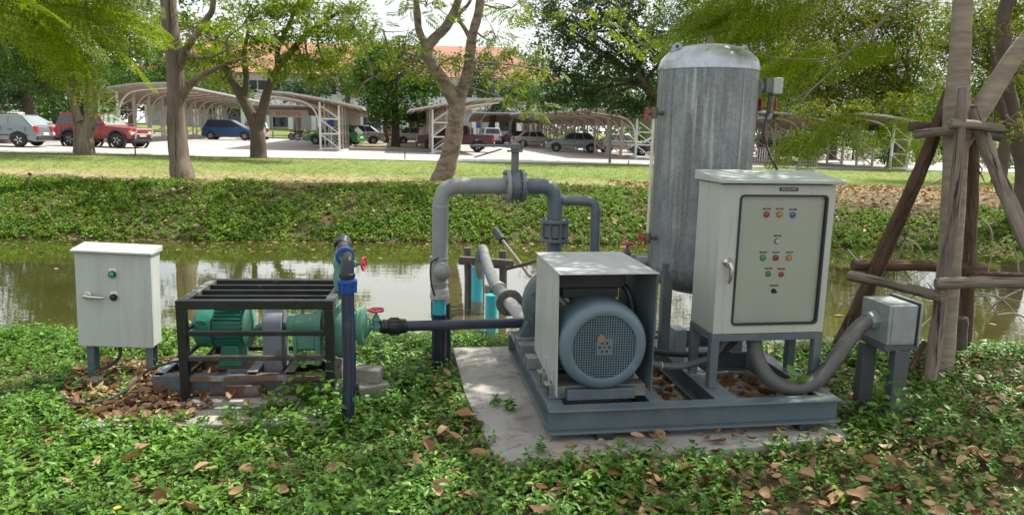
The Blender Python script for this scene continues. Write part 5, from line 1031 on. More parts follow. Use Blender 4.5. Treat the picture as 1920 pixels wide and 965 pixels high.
for i, (px, Y, cl, lb, lf, tp_) in enumerate((
    (1690, 46, [PC(1500, 120, 46, 60, .8), PC(1540, 180, 46, 60, .7), PC(1700, 0, 46, 80, .8), PC(1640, 120, 47, 80, .8), PC(1600, 205, 40, 42, .5), PC(1680, 200, 40, 40, .6), PC(1520, 208, 40, 36, .5), PC(1450, 205, 42, 30, .5), PC(1560, 80, 46, 95, .8), PC(1650, 40, 46, 100, .8), PC(1600, 150, 46, 80, .7), PC(1690, 160, 46, 80, .7), PC(1730, 80, 46, 80, .8), PC(1640, 210, 45, 55, .5), PC(1560, 0, 46, 80, .7)], 'big mixed green and yellow tree left of the propped tree', 'leaf_yellow', NARROW),
    (1480, 70, [PC(1450, 190, 70, 50, .9), PC(1500, 160, 70, 60, .8), PC(1530, 215, 70, 40, .7), PC(1420, 150, 70, 50, .9)], 'soft green tree far behind the tank, above the brown carport roof', 'leaf_mid', SPR),
    (1880, 30, [PC(1870, 120, 30, 80, .8), PC(1830, 40, 30, 90, .8), PC(1920, 60, 30, 100, .8), PC(1860, 190, 30, 62, .7), PC(1930, 200, 30, 70, .8), PC(1780, 90, 31, 55, .7)], 'dense green tree with orange leaves behind the right-hand pole', 'leaf_yellow', NARROW),
    (1560, 58, [PC(1560, 245, 58, 40, .7), PC(1600, 225, 58, 45, .7)], 'low dark tree under the brown carport on the right', 'leaf_dark', SPR),
    (1675, 44, [PC(1675, 245, 44, 36, .6), PC(1640, 235, 44, 30, .6)], 'small bushy tree at the end of the right-hand carport', 'leaf_mid', SPR),
    (1430, 60, [PC(1440, 120, 60, 60, .8), PC(1500, 30, 60, 70, .8), PC(1400, 70, 60, 80, .8), PC(1470, 60, 60, 80, .8), PC(1440, 0, 60, 90, .8)], 'tall tree rising behind the tank top', 'leaf_yellow', NARROW),
    (72, 40, [PC(30, 120, 40, 80, .8), PC(100, 140, 40, 70, .7), PC(60, 50, 40, 90, .8), PC(20, 180, 40, 45, .6)], 'dark tree leaning left behind the grey hatchback', 'leaf_dark', SPR),
    (12, 36, [PC(-20, 110, 36, 80, .8), PC(20, 60, 36, 70, .8), PC(-30, 180, 36, 50, .7)], 'dark tree at the left edge of the car park', 'leaf_dark', SPR),
    (250, 70, [PC(240, 150, 70, 60, .8), PC(300, 130, 70, 60, .8), PC(350, 160, 70, 50, .7), PC(200, 170, 70, 40, .8)], 'green tree far behind the left carport roof', 'leaf_mid', SPR),
    (400, 75, [PC(400, 150, 75, 50, .8), PC(440, 180, 75, 40, .7)], 'yellow green tree behind the end of the left carport', 'leaf_yellow', SPR),
    (560, 78, [PC(560, 165, 78, 38, .5), PC(595, 175, 78, 30, .5), PC(535, 178, 78, 26, .5)], 'flat topped dark tree before the white building', 'leaf_dark', SPR),
    (920, 72, [PC(905, 165, 72, 45, .8), PC(935, 195, 72, 34, .6), PC(900, 120, 72, 40, .8)], 'blue green tree behind the carport right of the curved tree', 'leaf_dark', SPR),
    (1010, 80, [PC(1000, 180, 80, 42, .7), PC(1040, 200, 80, 40, .6)], 'green tree beyond the row of silver cars', 'leaf_mid', SPR),
    (650, 84, [PC(640, 130, 84, 40, .8), PC(600, 150, 84, 34, .7), PC(690, 120, 84, 36, .8), PC(560, 125, 82, 34, .7), PC(610, 100, 84, 34, .7), PC(710, 95, 84, 30, .7), PC(660, 165, 84, 34, .7)], 'pale green tree close before the orange roof, left of the median tree', 'leaf_light', SPR),
    (985, 84, [PC(980, 150, 84, 34, .8), PC(1010, 110, 84, 40, .8), PC(960, 190, 84, 30, .6), PC(925, 118, 84, 30, .7), PC(955, 100, 84, 28, .7), PC(880, 150, 84, 30, .8), PC(850, 120, 84, 24, .8)], 'pale green tree close before the right end of the orange roof', 'leaf_light', SPR),
    (330, 82, [PC(330, 130, 82, 40, .8), PC(380, 110, 82, 40, .7), PC(300, 90, 82, 50, .7)], 'pale green tree close before the left end of the orange roof', 'leaf_mid', SPR),
    (1300, 85, [PC(1290, 200, 85, 60, .8), PC(1380, 195, 85, 60, .8), PC(1230, 215, 85, 50, .7)], 'broad tree far off behind the tank', 'leaf_mid', SPR),
    (1800, 75, [PC(1760, 200, 75, 70, .8), PC(1850, 215, 75, 70, .8), PC(1900, 160, 75, 80, .9)], 'broad tree far off at the right edge', 'leaf_mid', SPR),
    (110, 75, [PC(110, 190, 75, 60, .9), PC(40, 170, 75, 70, .9), PC(160, 150, 75, 50, .9)], 'broad tree far off behind the red off-roader', 'leaf_mid', SPR))):
    bg_tree(px, 280, Y, 3.2 + Y * .02, cl, lb, lf, min(.5, .0082 * Y + .06), 12 if i in (0, 2, 5) else 8.5, 40 + i, .16 + .003 * Y, tpl=tp_, lean=(-1 if i in (6, 7) else .3), name='tree')
# bushes behind the right carport
for i, (px, py, Y, r_, lf, lb) in enumerate(((1600, 282, 60, 42, 'leaf_light', 'sunlit light green bush behind the right carport posts'), (1530, 285, 60, 34, 'leaf_mid', 'darker bush behind the middle of the right carport'), (1720, 285, 52, 36, 'leaf_light', 'light bush left of the propped tree trunk'), (1660, 292, 50, 24, 'leaf_mid', 'small bush by the last carport post'), (1860, 290, 50, 30, 'leaf_mid', 'bush seen right of the propped tree trunk'),
                                      (110, 240, 44, 16, 'leaf_light', 'little clipped shrub behind the red off-roader'), (1200, 262, 70, 40, 'leaf_mid', 'bush beyond the carport left of the tank'), (1425, 270, 66, 44, 'leaf_dark', 'dark bush seen between tank and red barrier'), (1480, 272, 68, 46, 'leaf_dark', 'dark bush beyond the red barrier'), (1640, 276, 66, 44, 'leaf_dark', 'dark bush behind the last carport posts'), (1750, 280, 64, 46, 'leaf_mid', 'bush directly left of the trunk with props'), (1800, 284, 62, 40, 'leaf_dark', 'dark bush behind the trunk with props'), (1905, 286, 60, 44, 'leaf_mid', 'bush at the right edge beyond the lawn'))):
    p = at(px, py, Y); g_ = G(p[0], p[1]); R0 = r_ * Y / FOC; o = WF.thing('bush', lb, 'bush', (p[0], p[1], g_)); crown(o, [((p[0], p[1], g_ + R0 * .7), R0, R0 * .8), ((p[0] + R0 * .6, p[1], g_ + R0 * .5), R0 * .6, R0 * .6)], SPR, M[lf], .3, 9, seed=70 + i, name='foliage')
    MB().tube([(p[0], p[1], g_ - .2), (p[0], p[1], g_ + R0 * .6)], .06, 6).part('stem', M['bark_dark'], o)
# hedge mass closing the far view
n = 26; cl = []
for k in range(n):
    xx = -95 + 190 * k / (n - 1); cl.append(((xx, 112 + .15 * xx + 4 * math.sin(k * 2.1), 4.5 + 3 * abs(math.sin(k * 1.7))), 6.5, 6.5))
hw = WF.thing('far_trees', 'belt of trees closing the view beyond the car park', 'trees', (0, 112, 0)); hw['kind'] = 'stuff'
crown(hw, cl, SPR, M['leaf_mid'], 1.0, 16, seed=90, name='foliage')

# right tree with wooden props
rt_paths = [([(3.06, 4.93, -.3), (3.055, 4.93, .3), (3.03, 4.92, .8), (2.99, 4.92, 1.4), (2.955, 4.92, 1.75), (2.93, 4.92, 2.15), (2.91, 4.93, 2.6), (2.98, 5.0, 3.4), (3.1, 5.2, 4.6)], [.098, .084, .076, .074, .084, .064, .058, .052, .04]),
            ([(2.97, 4.92, 1.52), (3.10, 4.90, 1.80), (3.28, 4.90, 2.15), (3.50, 4.93, 2.45), (3.9, 5.1, 3.0), (4.4, 5.4, 3.9)], [.068, .066, .058, .054, .045, .03])]
rt_ = WF.thing('propped_tree', 'young pale barked tree held up by wooden props at the right', 'tree', (3.05, 4.93, -.05))
trunk(rt_, rt_paths, M['bark_pale'], n=16, rough=.05)
hang = [([(2.93, 4.95, 2.65), (2.75, 5.1, 2.6), (2.45, 5.25, 2.3), (2.18, 5.3, 1.98), (1.92, 5.3, 1.80)], (1450, 1650)), ([(2.95, 4.97, 2.7), (2.7, 5.2, 2.55), (2.4, 5.4, 2.2), (2.0, 5.5, 2.16), (1.7, 5.5, 2.22)], 0), ([(2.2, 5.3, 2.0), (2.1, 5.25, 1.92), (2.0, 5.2, 1.8)], 0), ([(2.95, 5., 3.0), (2.4, 5.5, 3.05), (1.7, 5.8, 2.85), (1.3, 5.9, 2.6)], 0), ([(3., 5, 3.3), (2.3, 5.9, 3.3), (1.9, 6.1, 3.0), (1.6, 6.1, 2.75)], 0),
        ([(3.3, 4.9, 2.2), (3.45, 5.3, 1.9), (3.5, 5.4, 1.6), (3.3, 5.4, 1.5)], 0)]
for pts, _ in hang: MB().tube(curve(pts), lerp_r([.008, .0055, .003], 4 * 6 + 1 if len(pts) == 5 else (len(pts) - 1) * 6 + 1), 6).part('twig', M['twig'], rt_)
fp = []; fr_ = []; fs_ = []
def put(px, py, Y, yaw, pitch, s_, roll=0.):
    fp.append(at(px, py, Y)); fr_.append(rotm(yaw, pitch, roll)); fs_.append(s_)
rr = random.Random(5)
for (px, py, Y, yaw, s_) in ((1600, 238, 5.3, 3.3, .50), (1560, 245, 5.25, 3.0, .42), (1545, 250, 5.25, -1.9, .30), (1590, 240, 5.3, -1.3, .36), (1530, 250, 5.2, 3.5, .30), (1570, 230, 5.4, 2.7, .40), (1640, 225, 5.3, 3.6, .40), (1545, 255, 5.2, -2.4, .34), (1610, 250, 5.3, -2.0, .34), (1500, 262, 5.3, 3.2, .25),
                           (1660, 75, 5.5, 3.2, .42), (1700, 90, 5.4, 3.5, .36), (1640, 60, 5.6, 2.9, .40), (1690, 70, 5.5, 3.0, .42), (1740, 215, 6.2, 3.2, .42), (1760, 235, 6.3, 3.5, .38), (1750, 260, 6.2, 2.9, .36), (1735, 255, 6.1, 3.9, .34), (1800, 215, 6.3, 2.6, .3)):
    put(px, py, Y, yaw + rr.uniform(-.2, .2), rr.uniform(-.6, -.05), s_ * 1.15, rr.choice([-1, 1]) * rr.uniform(.6, 1.15))
for k in range(75):
    px = rr.uniform(1270, 1540); py = rr.uniform(-60, 130) - max(0, (px - 1440)) * .3 ; 
    if px < 1440 and py > 70 and px > 1235 and rr.random() < .7: py -= 90
    put(px + 50, py, rr.uniform(5.7, 6.8), rr.choice([3.2, 2.8, 3.6]) + rr.uniform(-.4, .4), rr.uniform(-.6, .0), rr.uniform(.42, .68), rr.choice([-1, 1]) * rr.uniform(.4, 1.1))
V, F_ = scatter_arrays(FN, np.array(fp), np.array(fr_), np.array(fs_)); np_obj('hanging_fronds', V - np.array(BASE[rt_]), F_, M['leaf_frond'], rt_)
RC = [((3.2, 5.2, 4.6), 1.3, .6), ((2.0, 5.6, 4.2), 1.2, .5), ((4.3, 5.6, 4.3), 1.2, .6), ((2.6, 6.8, 4.6), 1.4, .6), ((1.2, 6.4, 4.0), 1.0, .45, .25), ((3.6, 7.4, 4.8), 1.5, .6), ((1.8, 4.6, 4.5), .9, .45, .3), ((4.6, 4.2, 4.2), 1.1, .5), ((1.1, 5.3, 4.4), .9, .4, .2), ((2.4, 3.8, 4.3), .9, .4, .5), ((5.2, 6.6, 4.6), 1.4, .6), ((3.2, 4.0, 4.8), 1., .5), ((4.2, 3.0, 4.3), 1., .5)]
crown(rt_, RC, FF, M['leaf_frond'], .42, 11, frondy=True, seed=31); twigs(rt_, RC, M['bark_pale'], .012, 31, 4, nearest([(3.1, 5.2, 4.6), (4.4, 5.4, 3.9), (3, 5, 3.6)]))
# overhanging tree out of frame to the left, its fronds hanging into the picture
lt = WF.thing('overhanging_tree', 'feathery fronds of a near tree hanging into the top left of the view', 'tree', (-7.2, 6.6, -.05))
trunk(lt, [([(-7.2, 6.6, -.6), (-7.2, 6.6, .6), (-7.1, 6.6, 2.2), (-6.6, 6.6, 3.6), (-5.8, 6.8, 4.8)], [.2, .17, .15, .12, .07]), ([(-6.6, 6.6, 3.6), (-5.4, 6.8, 3.7), (-4.4, 7, 3.35), (-3.6, 7.1, 3.0)], [.07, .05, .03, .012]), ([(-6.9, 6.6, 3), (-5.8, 6.4, 3.2), (-4.9, 6.5, 2.85)], [.06, .04, .012])], M['bark'])
fp = []; fr_ = []; fs_ = []
for k in range(66):
    px = rr.uniform(-60, 270); py = rr.uniform(-90, 92) - (max(0, px - 150) * .45 if px > 150 else max(0, 90 - px) * .7)
    put(px - 60, py, rr.uniform(6.2, 7.6), rr.choice([-.1, .3, -.5, .5]) + rr.uniform(-.35, .35), rr.uniform(-.7, -.05), rr.uniform(.55, .9), rr.choice([-1, 1]) * rr.uniform(.35, 1.15))
V, F_ = scatter_arrays(FN, np.array(fp), np.array(fr_), np.array(fs_)); np_obj('hanging_fronds', V - np.array(BASE[lt]), F_, M['leaf_frond'], lt)
LC = [((-5.8, 6.8, 4.9), 1.4, .6), ((-4.4, 7.2, 4.4), 1.1, .5), ((-7.2, 6.2, 5.2), 1.5, .6), ((-5.2, 5.6, 4.6), 1.0, .5), ((-3.4, 7.4, 4.2), .9, .4), ((-3.2, 6.2, 4.4), .8, .4), ((-1.2, 4.2, 4.5), .5, .25, .4), ((.2, 4.0, 4.4), .6, .3, .4)]
crown(lt, LC, FF, M['leaf_frond'], .42, 7, frondy=True, seed=33); twigs(lt, LC, M['bark'], .012, 33, 3, nearest([(-5.8, 6.8, 4.8), (-4.4, 7, 3.35), (-6.6, 6.6, 3.6)]))
# dark old trunk at the right edge
tree('dark_trunk_tree', 'tall dark trunk standing behind the propped tree at the right edge', [([down(pxp([(1925, 330, 15)])[0], .6)] + pxp([(1925, 330, 15), (1905, 250, 15), (1888, 170, 15), (1882, 90, 15), (1890, 0, 15)]) + [(10.4, 15, 6.5)], [.26, .21, .17, .15, .14, .13, .09]), (pxp([(1905, 260, 15), (1885, 225, 14.8), (1868, 165, 14.6), (1862, 110, 14.5)]), [.09, .08, .07, .04])],
     M['bark_dark'], [((10.4, 15, 7.0), 2.4, 1.2), ((8.4, 15.5, 6.6), 1.8, .9), ((12, 14, 6.6), 2, 1), PC(1900, 20, 15.5, 60, .6, .8), PC(1900, 140, 14.4, 40, .8, .7), PC(1850, 60, 14.4, 40, .7, .6), PC(1915, 240, 14.2, 30, .8, .6)], NARROW, M['leaf_yellow'], .22, 9, False, 34, .02)

# wooden props round the right tree
tp_ = WF.thing('tree_prop', 'frame of rough wooden poles and rails lashed round the pale tree trunk', 'tree support', (3.0, 4.95, -.05))
def pole(pts, r_, mat, name='pole', n=10):
    c = curve(pts, 6); R_ = [a * (1 + random.uniform(-.08, .08)) for a in lerp_r(r_ if isinstance(r_, list) else [r_, r_], len(c))]; 
    o = MB().tube(c, R_, n).part(name, M[mat], tp_); d = Vector(c[-1]) - Vector(c[0]); q = d.to_track_quat('Z', 'Y'); ctr = Vector(c[len(c) // 2]) - BASE[tp_]
    Mx = Matrix.Translation(ctr) @ q.to_matrix().to_4x4() @ Matrix.Translation((0, 0, random.uniform(-9, 9))); o.data.transform(Mx.inverted()); o.matrix_local = Mx; return o
pole([(2.86, 4.735, 1.88), (2.865, 4.73, 1.86), (2.885, 4.70, 1.1), (2.86, 4.68, .7), (2.845, 4.66, .3), (2.82, 4.64, -.25)], [.018, .030, .036, .040, .046, .048], 'wood_grey')
pole([A3(1780, 168, 4.98), A3(1778, 178, 4.98), A3(1738, 290, 5.06), A3(1672, 440, 5.2), A3(1612, 570, 5.35), A3(1570, 655, 5.5), A3(1558, 690, 5.55)], [.008, .038, .048, .053, .054, .054, .054], 'wood_brown')
pole([A3(1822, 205, 4.86), A3(1826, 215, 4.86), A3(1868, 320, 4.72), A3(1915, 430, 4.58), A3(1990, 600, 4.3), A3(2030, 700, 4.15)], [.02, .042, .047, .05, .052, .052], 'wood_grey')
pole([A3(1824, 225, 5.04), A3(1822, 300, 5.1), A3(1818, 450, 5.3), A3(1813, 560, 5.45), A3(1808, 660, 5.55)], [.045, .047, .05, .052, .052], 'wood_brown')
for a, b, r_, m_ in (((1705, 238, 5.12), (1790, 241, 5.06), .035, 'wood_brown'), ((1714, 253, 4.98), (1797, 246, 4.80), .031, 'wood_grey'), ((1780, 232, 4.72), (1878, 243, 4.72), .033, 'wood_grey'), ((1815, 256, 5.0), (1876, 257, 4.95), .032, 'wood_dark'),
                     ((1599, 497, 5.32), (1845, 503, 5.36), .042, 'wood_brown'), ((1593, 516, 5.12), (1770, 558, 4.56), .036, 'wood_grey'), ((1754, 532, 4.56), (1935, 530, 4.45), .038, 'wood_grey'), ((1832, 517, 5.2), (1960, 524, 4.6), .03, 'wood_brown')):
    pole([A3(*a), tuple((np.array(A3(*a)) + np.array(A3(*b))) / 2 + np.array([0, 0, .008])), A3(*b)], r_, m_, 'rail')
pole([A3(1706, 690, 4.75), A3(1735, 640, 4.78)], .02, 'wood_brown', 'stub'); pole([A3(1800, 660, 5.3), A3(1802, 595, 5.3)], .05, 'wood_dark', 'stub')
mb = MB()
for k in range(26):
    px, py, Y = rr.choice([(1640, 515, 5.28), (1700, 380, 5.15), (1815, 380, 5.2), (1815, 480, 5.3), (1830, 300, 5.1), (1690, 410, 5.15), (1650, 490, 5.25), (1600, 600, 5.4)]); p = Vector(A3(px + rr.uniform(-8, 8), py + rr.uniform(-30, 30), Y - .05)); mb.tube([p, p + Vector((rr.uniform(-.03, .04), -.01, -.05)), p + Vector((rr.uniform(-.05, .07), -.02, rr.uniform(-.17, -.08)))], [.006, .005, .001], 4)
props(mb.part('bark_strips', M['wood_brown'], tp_), kind='stuff')
# dead branches lying in the water at the right
br = WF.thing('dead_branch', 'tangle of bare pale branches lying in the water behind the wooden props', 'branch', A3(1850, 600, 6.8))
for i, pts in enumerate(([(1870, 590, 6.6), (1905, 588, 6.6), (1940, 605, 6.5), (1990, 615, 6.4)], [(1775, 555, 7.2), (1840, 550, 7.0), (1880, 562, 6.9), (1925, 612, 6.7)], [(1850, 585, 7), (1880, 560, 7), (1930, 535, 7.1)], [(1680, 455, 7.4), (1700, 448, 7.3), (1722, 462, 7.2), (1738, 495, 7.1)], [(1683, 485, 7.3), (1692, 462, 7.3), (1697, 450, 7.3)],
                         [(1590, 468, 7.6), (1605, 485, 7.5), (1625, 500, 7.4)], [(1840, 410, 7.4), (1858, 430, 7.3), (1860, 470, 7.2), (1850, 520, 7.1)], [(1885, 445, 7), (1905, 475, 7), (1910, 520, 6.9), (1905, 560, 6.9)], [(1570, 585, 7), (1585, 565, 7), (1605, 555, 7)], [(1800, 460, 7.2), (1815, 490, 7.1), (1850, 560, 7), (1880, 600, 6.9)], [(1755, 590, 7), (1800, 560, 7), (1860, 555, 7), (1935, 570, 7)],
                         [(1660, 560, 7.3), (1700, 520, 7.3), (1745, 500, 7.2)], [(1720, 620, 6.9), (1770, 570, 7), (1800, 520, 7.1)], [(1745, 345, 8), (1770, 335, 8), (1790, 330, 8)])):
    MB().tube(curve(pxp(pts)), lerp_r([.011, .008, .003], (len(pts) - 1) * 6 + 1), 7).part('branch', M['twig'], br)
for i in range(14):
    a = Vector(A3(rr.uniform(1650, 1900), rr.uniform(480, 600), rr.uniform(6.8, 7.3))); MB().tube([a, a + Vector((rr.uniform(-.25, .25), 0, rr.uniform(-.05, .2))), a + Vector((rr.uniform(-.5, .5), .1, rr.uniform(-.1, .3)))], [.006, .005, .002], 5).part('twig', M['wood_dark'] if i % 2 else M['twig'], br)
for i, pts in enumerate(([(1905, 130, 5.3), (1880, 170, 5.4), (1850, 195, 5.5)], [(1930, 150, 5.2), (1915, 200, 5.3), (1890, 225, 5.4), (1862, 235, 5.5)], [(1935, 110, 5.3), (1890, 160, 5.4), (1845, 210, 5.4)])):
    MB().tube(curve(pxp(pts)), .006, 6).part('twig', M['twig'], rt_)

# ------------------------------------------------------------------ carports
def carport(loc, m, nb, lb, sc=1.0, arm=3.0, warm=0, yaw=GY):
    f = Frame((loc[0], loc[1], G(loc[0], loc[1])), yaw); c = f.thing('carport', lb, 'carport', group='cantilever carports in the car park'); L_ = nb * 3.0
    ws = M['cream_steel'] if warm else M['white_steel']; H1, H2 = 2.72 * sc, 2.55 * sc
    rp_ = [(-1.35, 2.40), (-.4, 2.58), (.5, 2.76), (1.5, 2.92), (2.6, 3.08), (2.3 + arm * .6, 3.16)]; rp_ = [(x * m, z * sc) for x, z in rp_]
    mb = MB(); prof = [(x, z + .10) for x, z in rp_] + [(x, z) for x, z in reversed(rp_)]; mb.prism(prof, (0, -1.2, 0), (1, 0, 0), (0, 0, 1), (0, L_ + 2.0, 0)); mb.part('roof_sheet', M['roof_sheet'], c, smooth=False)
    for (x, z) in [(rp_[i][0] * (1 - t) + rp_[i + 1][0] * t, rp_[i][1] * (1 - t) + rp_[i + 1][1] * t) for i in range(5) for t in (.25, .75)]: MB().box(x - .03, x + .03, -1.1, L_ + .7, z - .11, z - .01).part('purlin', M['roof_under'], c, smooth=False)
    MB().prism([(x, z - .012) for x, z in rp_] + [(x, z - .03) for x, z in reversed(rp_)], (0, -1.15, 0), (1, 0, 0), (0, 0, 1), (0, L_ + 1.9, 0)).part('soffit', M['roof_under'], c, smooth=False)
    pm_ = {}
    def inst(nm, key, build, y):
        if key not in pm_:
            o = build().part(nm, ws if y < .1 or warm else M['cream_steel'], c, smooth=False)
            if y >= .1: pm_[key] = o.data; o.location.y += y
        else:
            o = bpy.data.objects.new(nm, pm_[key]); COL.objects.link(o); o.parent = c; o.location.y = y
    for k in range(nb + 1):
        y = k * 3.0
        inst('post', 'a', lambda: MB().box(-.055, .055, -.055, .055, -.3, H2), y); inst('post', 'b', lambda: MB().box(m * 1.05 - .055, m * 1.05 + .055, -.055, .055, -.3, H1), y)
        def br_():
            mb = MB()
            for z in (.14, .97, 1.80): mb.bar((m * .056, 0, z * sc), (m * .994, 0, z * sc), .07, .07)
            for z0, z1 in ((.90, .20), (1.73, 1.03), (2.5, 1.86)): mb.bar((m * .994, 0, z0 * sc), (m * .056, 0, z1 * sc), .06, .06)
            mb.box(-.16, .16, -.16, .16, -.25, .07).box(m * 1.05 - .16, m * 1.05 + .16, -.16, .16, -.25, .07); return mb
        inst('bracing', 'c', br_, y)
        inst('curved_arm', 'd', lambda: MB().tube(curve([(m * 1.13, 0, 1.35 * sc), (m * 1.18, 0, 1.9 * sc), (m * 1.5, 0, 2.45 * sc), (m * 2.2, 0, 2.80 * sc), (m * (2.1 + arm * .6), 0, 3.02 * sc)], 4), .045, 6), y)
    return c
ca = at(637, 284, 41.5); carport(ca, -1, 10, 'carport with a white end truss left of the bushy median tree')
ca = at(811, 286, 42.5); carport(ca, 1, 9, 'carport with a white end truss above the maroon pickup')
ca = at(190, 262, 44); carport(ca, 1, 10, 'carport behind the red off-roader, its roof sloping up to the right', 1.1, 3.6)
ca = at(1222, 299, 44.5); carport(ca, -1, 8, 'carport over the silver sedan just left of the tank', .92)
ca = at(1075, 272, 62); carport(ca, -1, 6, 'far carport over the pale cars in the middle of the car park', warm=1, sc=.95)
ca = at(1700, 312, 41); carport(ca, -1, 7, 'brown looking carport left of the propped tree', .95, warm=0)
ca = at(1530, 305, 43); carport(ca, -1, 7, 'second brown looking carport further left toward the tank', .95, warm=1)
ca = at(500, 262, 72); carport(ca, 1, 3, 'low carport in front of the white building', .95, 4, 1, GY - math.pi / 2)
ca = at(900, 262, 74); carport(ca, 1, 5, 'low carport in front of the white building, right of the curved tree', .95, 4, 1, GY - math.pi / 2)

# kerbed median with gravel between the facing carports
mp0 = at(655, 288, 41.5); mp1 = at(800, 290, 44); f = Frame((mp0[0], mp0[1], G(mp0[0], mp0[1])), GY); mw = math.hypot(mp1[0] - mp0[0], mp1[1] - mp0[1])
me_ = f.thing('median_strip', 'kerbed earth strip between the two facing carports', 'median'); MB().prism([(0, -.3), (mw, -.3), (mw, .12), (0, .12)], (0, 1.5, 0), (1, 0, 0), (0, 0, 1), (0, 28, 0)).part('earth_bed', pm('median_earth', (.26, .21, .15), .95, 0, .3, 1.5, .5, 12, (.13, .14, .05), .5, .7, .8), me_)
for a in (0, mw): MB().box(a - .08, a + .08, 1.3, 29.6, -.3, .18).part('kerb', M['block'], me_)
MB().box(.0805, mw - .0805, 1.3, 1.46, -.3, .18).part('kerb', M['block'], me_); me_['kind'] = 'structure'

# ------------------------------------------------------------------ building with the orange roof
BY = 92; bx0 = at(300, 250, BY)[0]; bx1 = at(1030, 250, BY)[0]; f = Frame((bx0, BY + bx0 * .17 * 0 - 4, .9), rad(4)); bw = bx1 - bx0
bd = f.thing('campus_building', 'long white two storey building with a terracotta tiled hip roof behind the trees', 'building')
wallm = pm('grey_white_render', (.55, .60, .62), .8, 0, .06, .5, 0); whitem = pm('white_render', (.72, .74, .75), .8, 0, .04, .5, 0); fgl = M['glass_dark']
MB().box(0, bw, .6, 14, -1, 3.1).part('ground_wall', wallm, bd); MB().box(-.5, bw + .5, -1.4, 14.4, 3.1, 3.75).part('canopy_fascia', whitem, bd); MB().box(0, bw, .8, 14, 3.75, 6.9).part('upper_wall', whitem, bd)
colm = None
for k in range(18):
    x = 1 + (bw - 2) * k / 17; MB().box(x - .28, x + .28, -.9, -.34, -1, 3.1).part('column', whitem, bd)
for k in range(17):
    x = 1 + (bw - 2) * (k + .5) / 17; w = MB().box(x - 1.25, x + 1.25, .74, .795, 4.5, 6.2).part('window', whitem, bd); MB().box(x - 1.12, x - .06, .70, .735, 4.62, 6.08).part('pane', fgl, w); MB().box(x + .06, x + 1.12, .70, .735, 4.62, 6.08).part('pane', fgl, w)
    if k % 3 != 1: w = MB().box(x - 1.1, x + 1.1, .55, .595, .6, 2.6).part('window', fgl if k % 2 else wallm, bd)
tile = pm('terracotta_tiles', (.36, .165, .11), .8, 0, .14, .8, .3, 8, (.28, .13, .09), .5, .8, .4)
MB().add([(-1.3, -1.0, 6.9), (bw + 1.3, -1.0, 6.9), (bw + 1.3, 15.5, 6.9), (-1.3, 15.5, 6.9), (5.5, 7.2, 11.4), (bw - 5.5, 7.2, 11.4)], [(0, 1, 5, 4), (1, 2, 5), (2, 3, 4, 5), (3, 0, 4), (0, 3, 2, 1)]).part('roof', tile, bd, smooth=False)
lx = None
d = ray(541, 213); t = 70. / d[1]; sxp = (EYE + d * t); sl_ = Matrix.Rotation(-f.yaw, 3, 'Z') @ (Vector(sxp) - f.o)
q = sxp; sgn = WF.thing('wall_sign', 'row of red letters above the low carport roof before the white building', 'sign', (q[0], q[1], q[2] - .3))
MB().box(q[0] - 1.9, q[0] + 1.9, q[1], q[1] + .05, q[2] - .36, q[2] + .36).part('sign_board', M['cream_steel'], sgn)
for k in (-1.6, 1.6): MB().box(q[0] + k - .05, q[0] + k + .05, q[1] + .06, q[1] + .14, G(q[0], q[1]) - .2, q[2] + .3).part('sign_post', M['cream_steel'], sgn)
text_mesh('งกอบธ', .62, M['lamp_red'], sgn, Matrix.Translation((q[0], q[1] - .015, q[2])) @ RX @ Matrix.Scale(1.25, 4, (1, 0, 0)))
for px, py, Y, lb in ((620, 230, 43, 'small blue sign on the end truss of the left carport'), (897, 235, 60, 'small blue sign board on the far wall right of the curved tree')):
    p = at(px, py, Y); o = WF.thing('blue_sign', lb, 'sign', tuple(p)); MB().box(p[0] - .2, p[0] + .2, p[1] - .02, p[1], p[2] - .22, p[2] + .22).part('sign_plate', M['stripe'], o)
    MB().tube([(p[0], p[1] + .04, G(p[0], p[1]) - .1), (p[0], p[1] + .04, p[2] + .2)], .03, 6).part('sign_post', M['white_steel'], o)

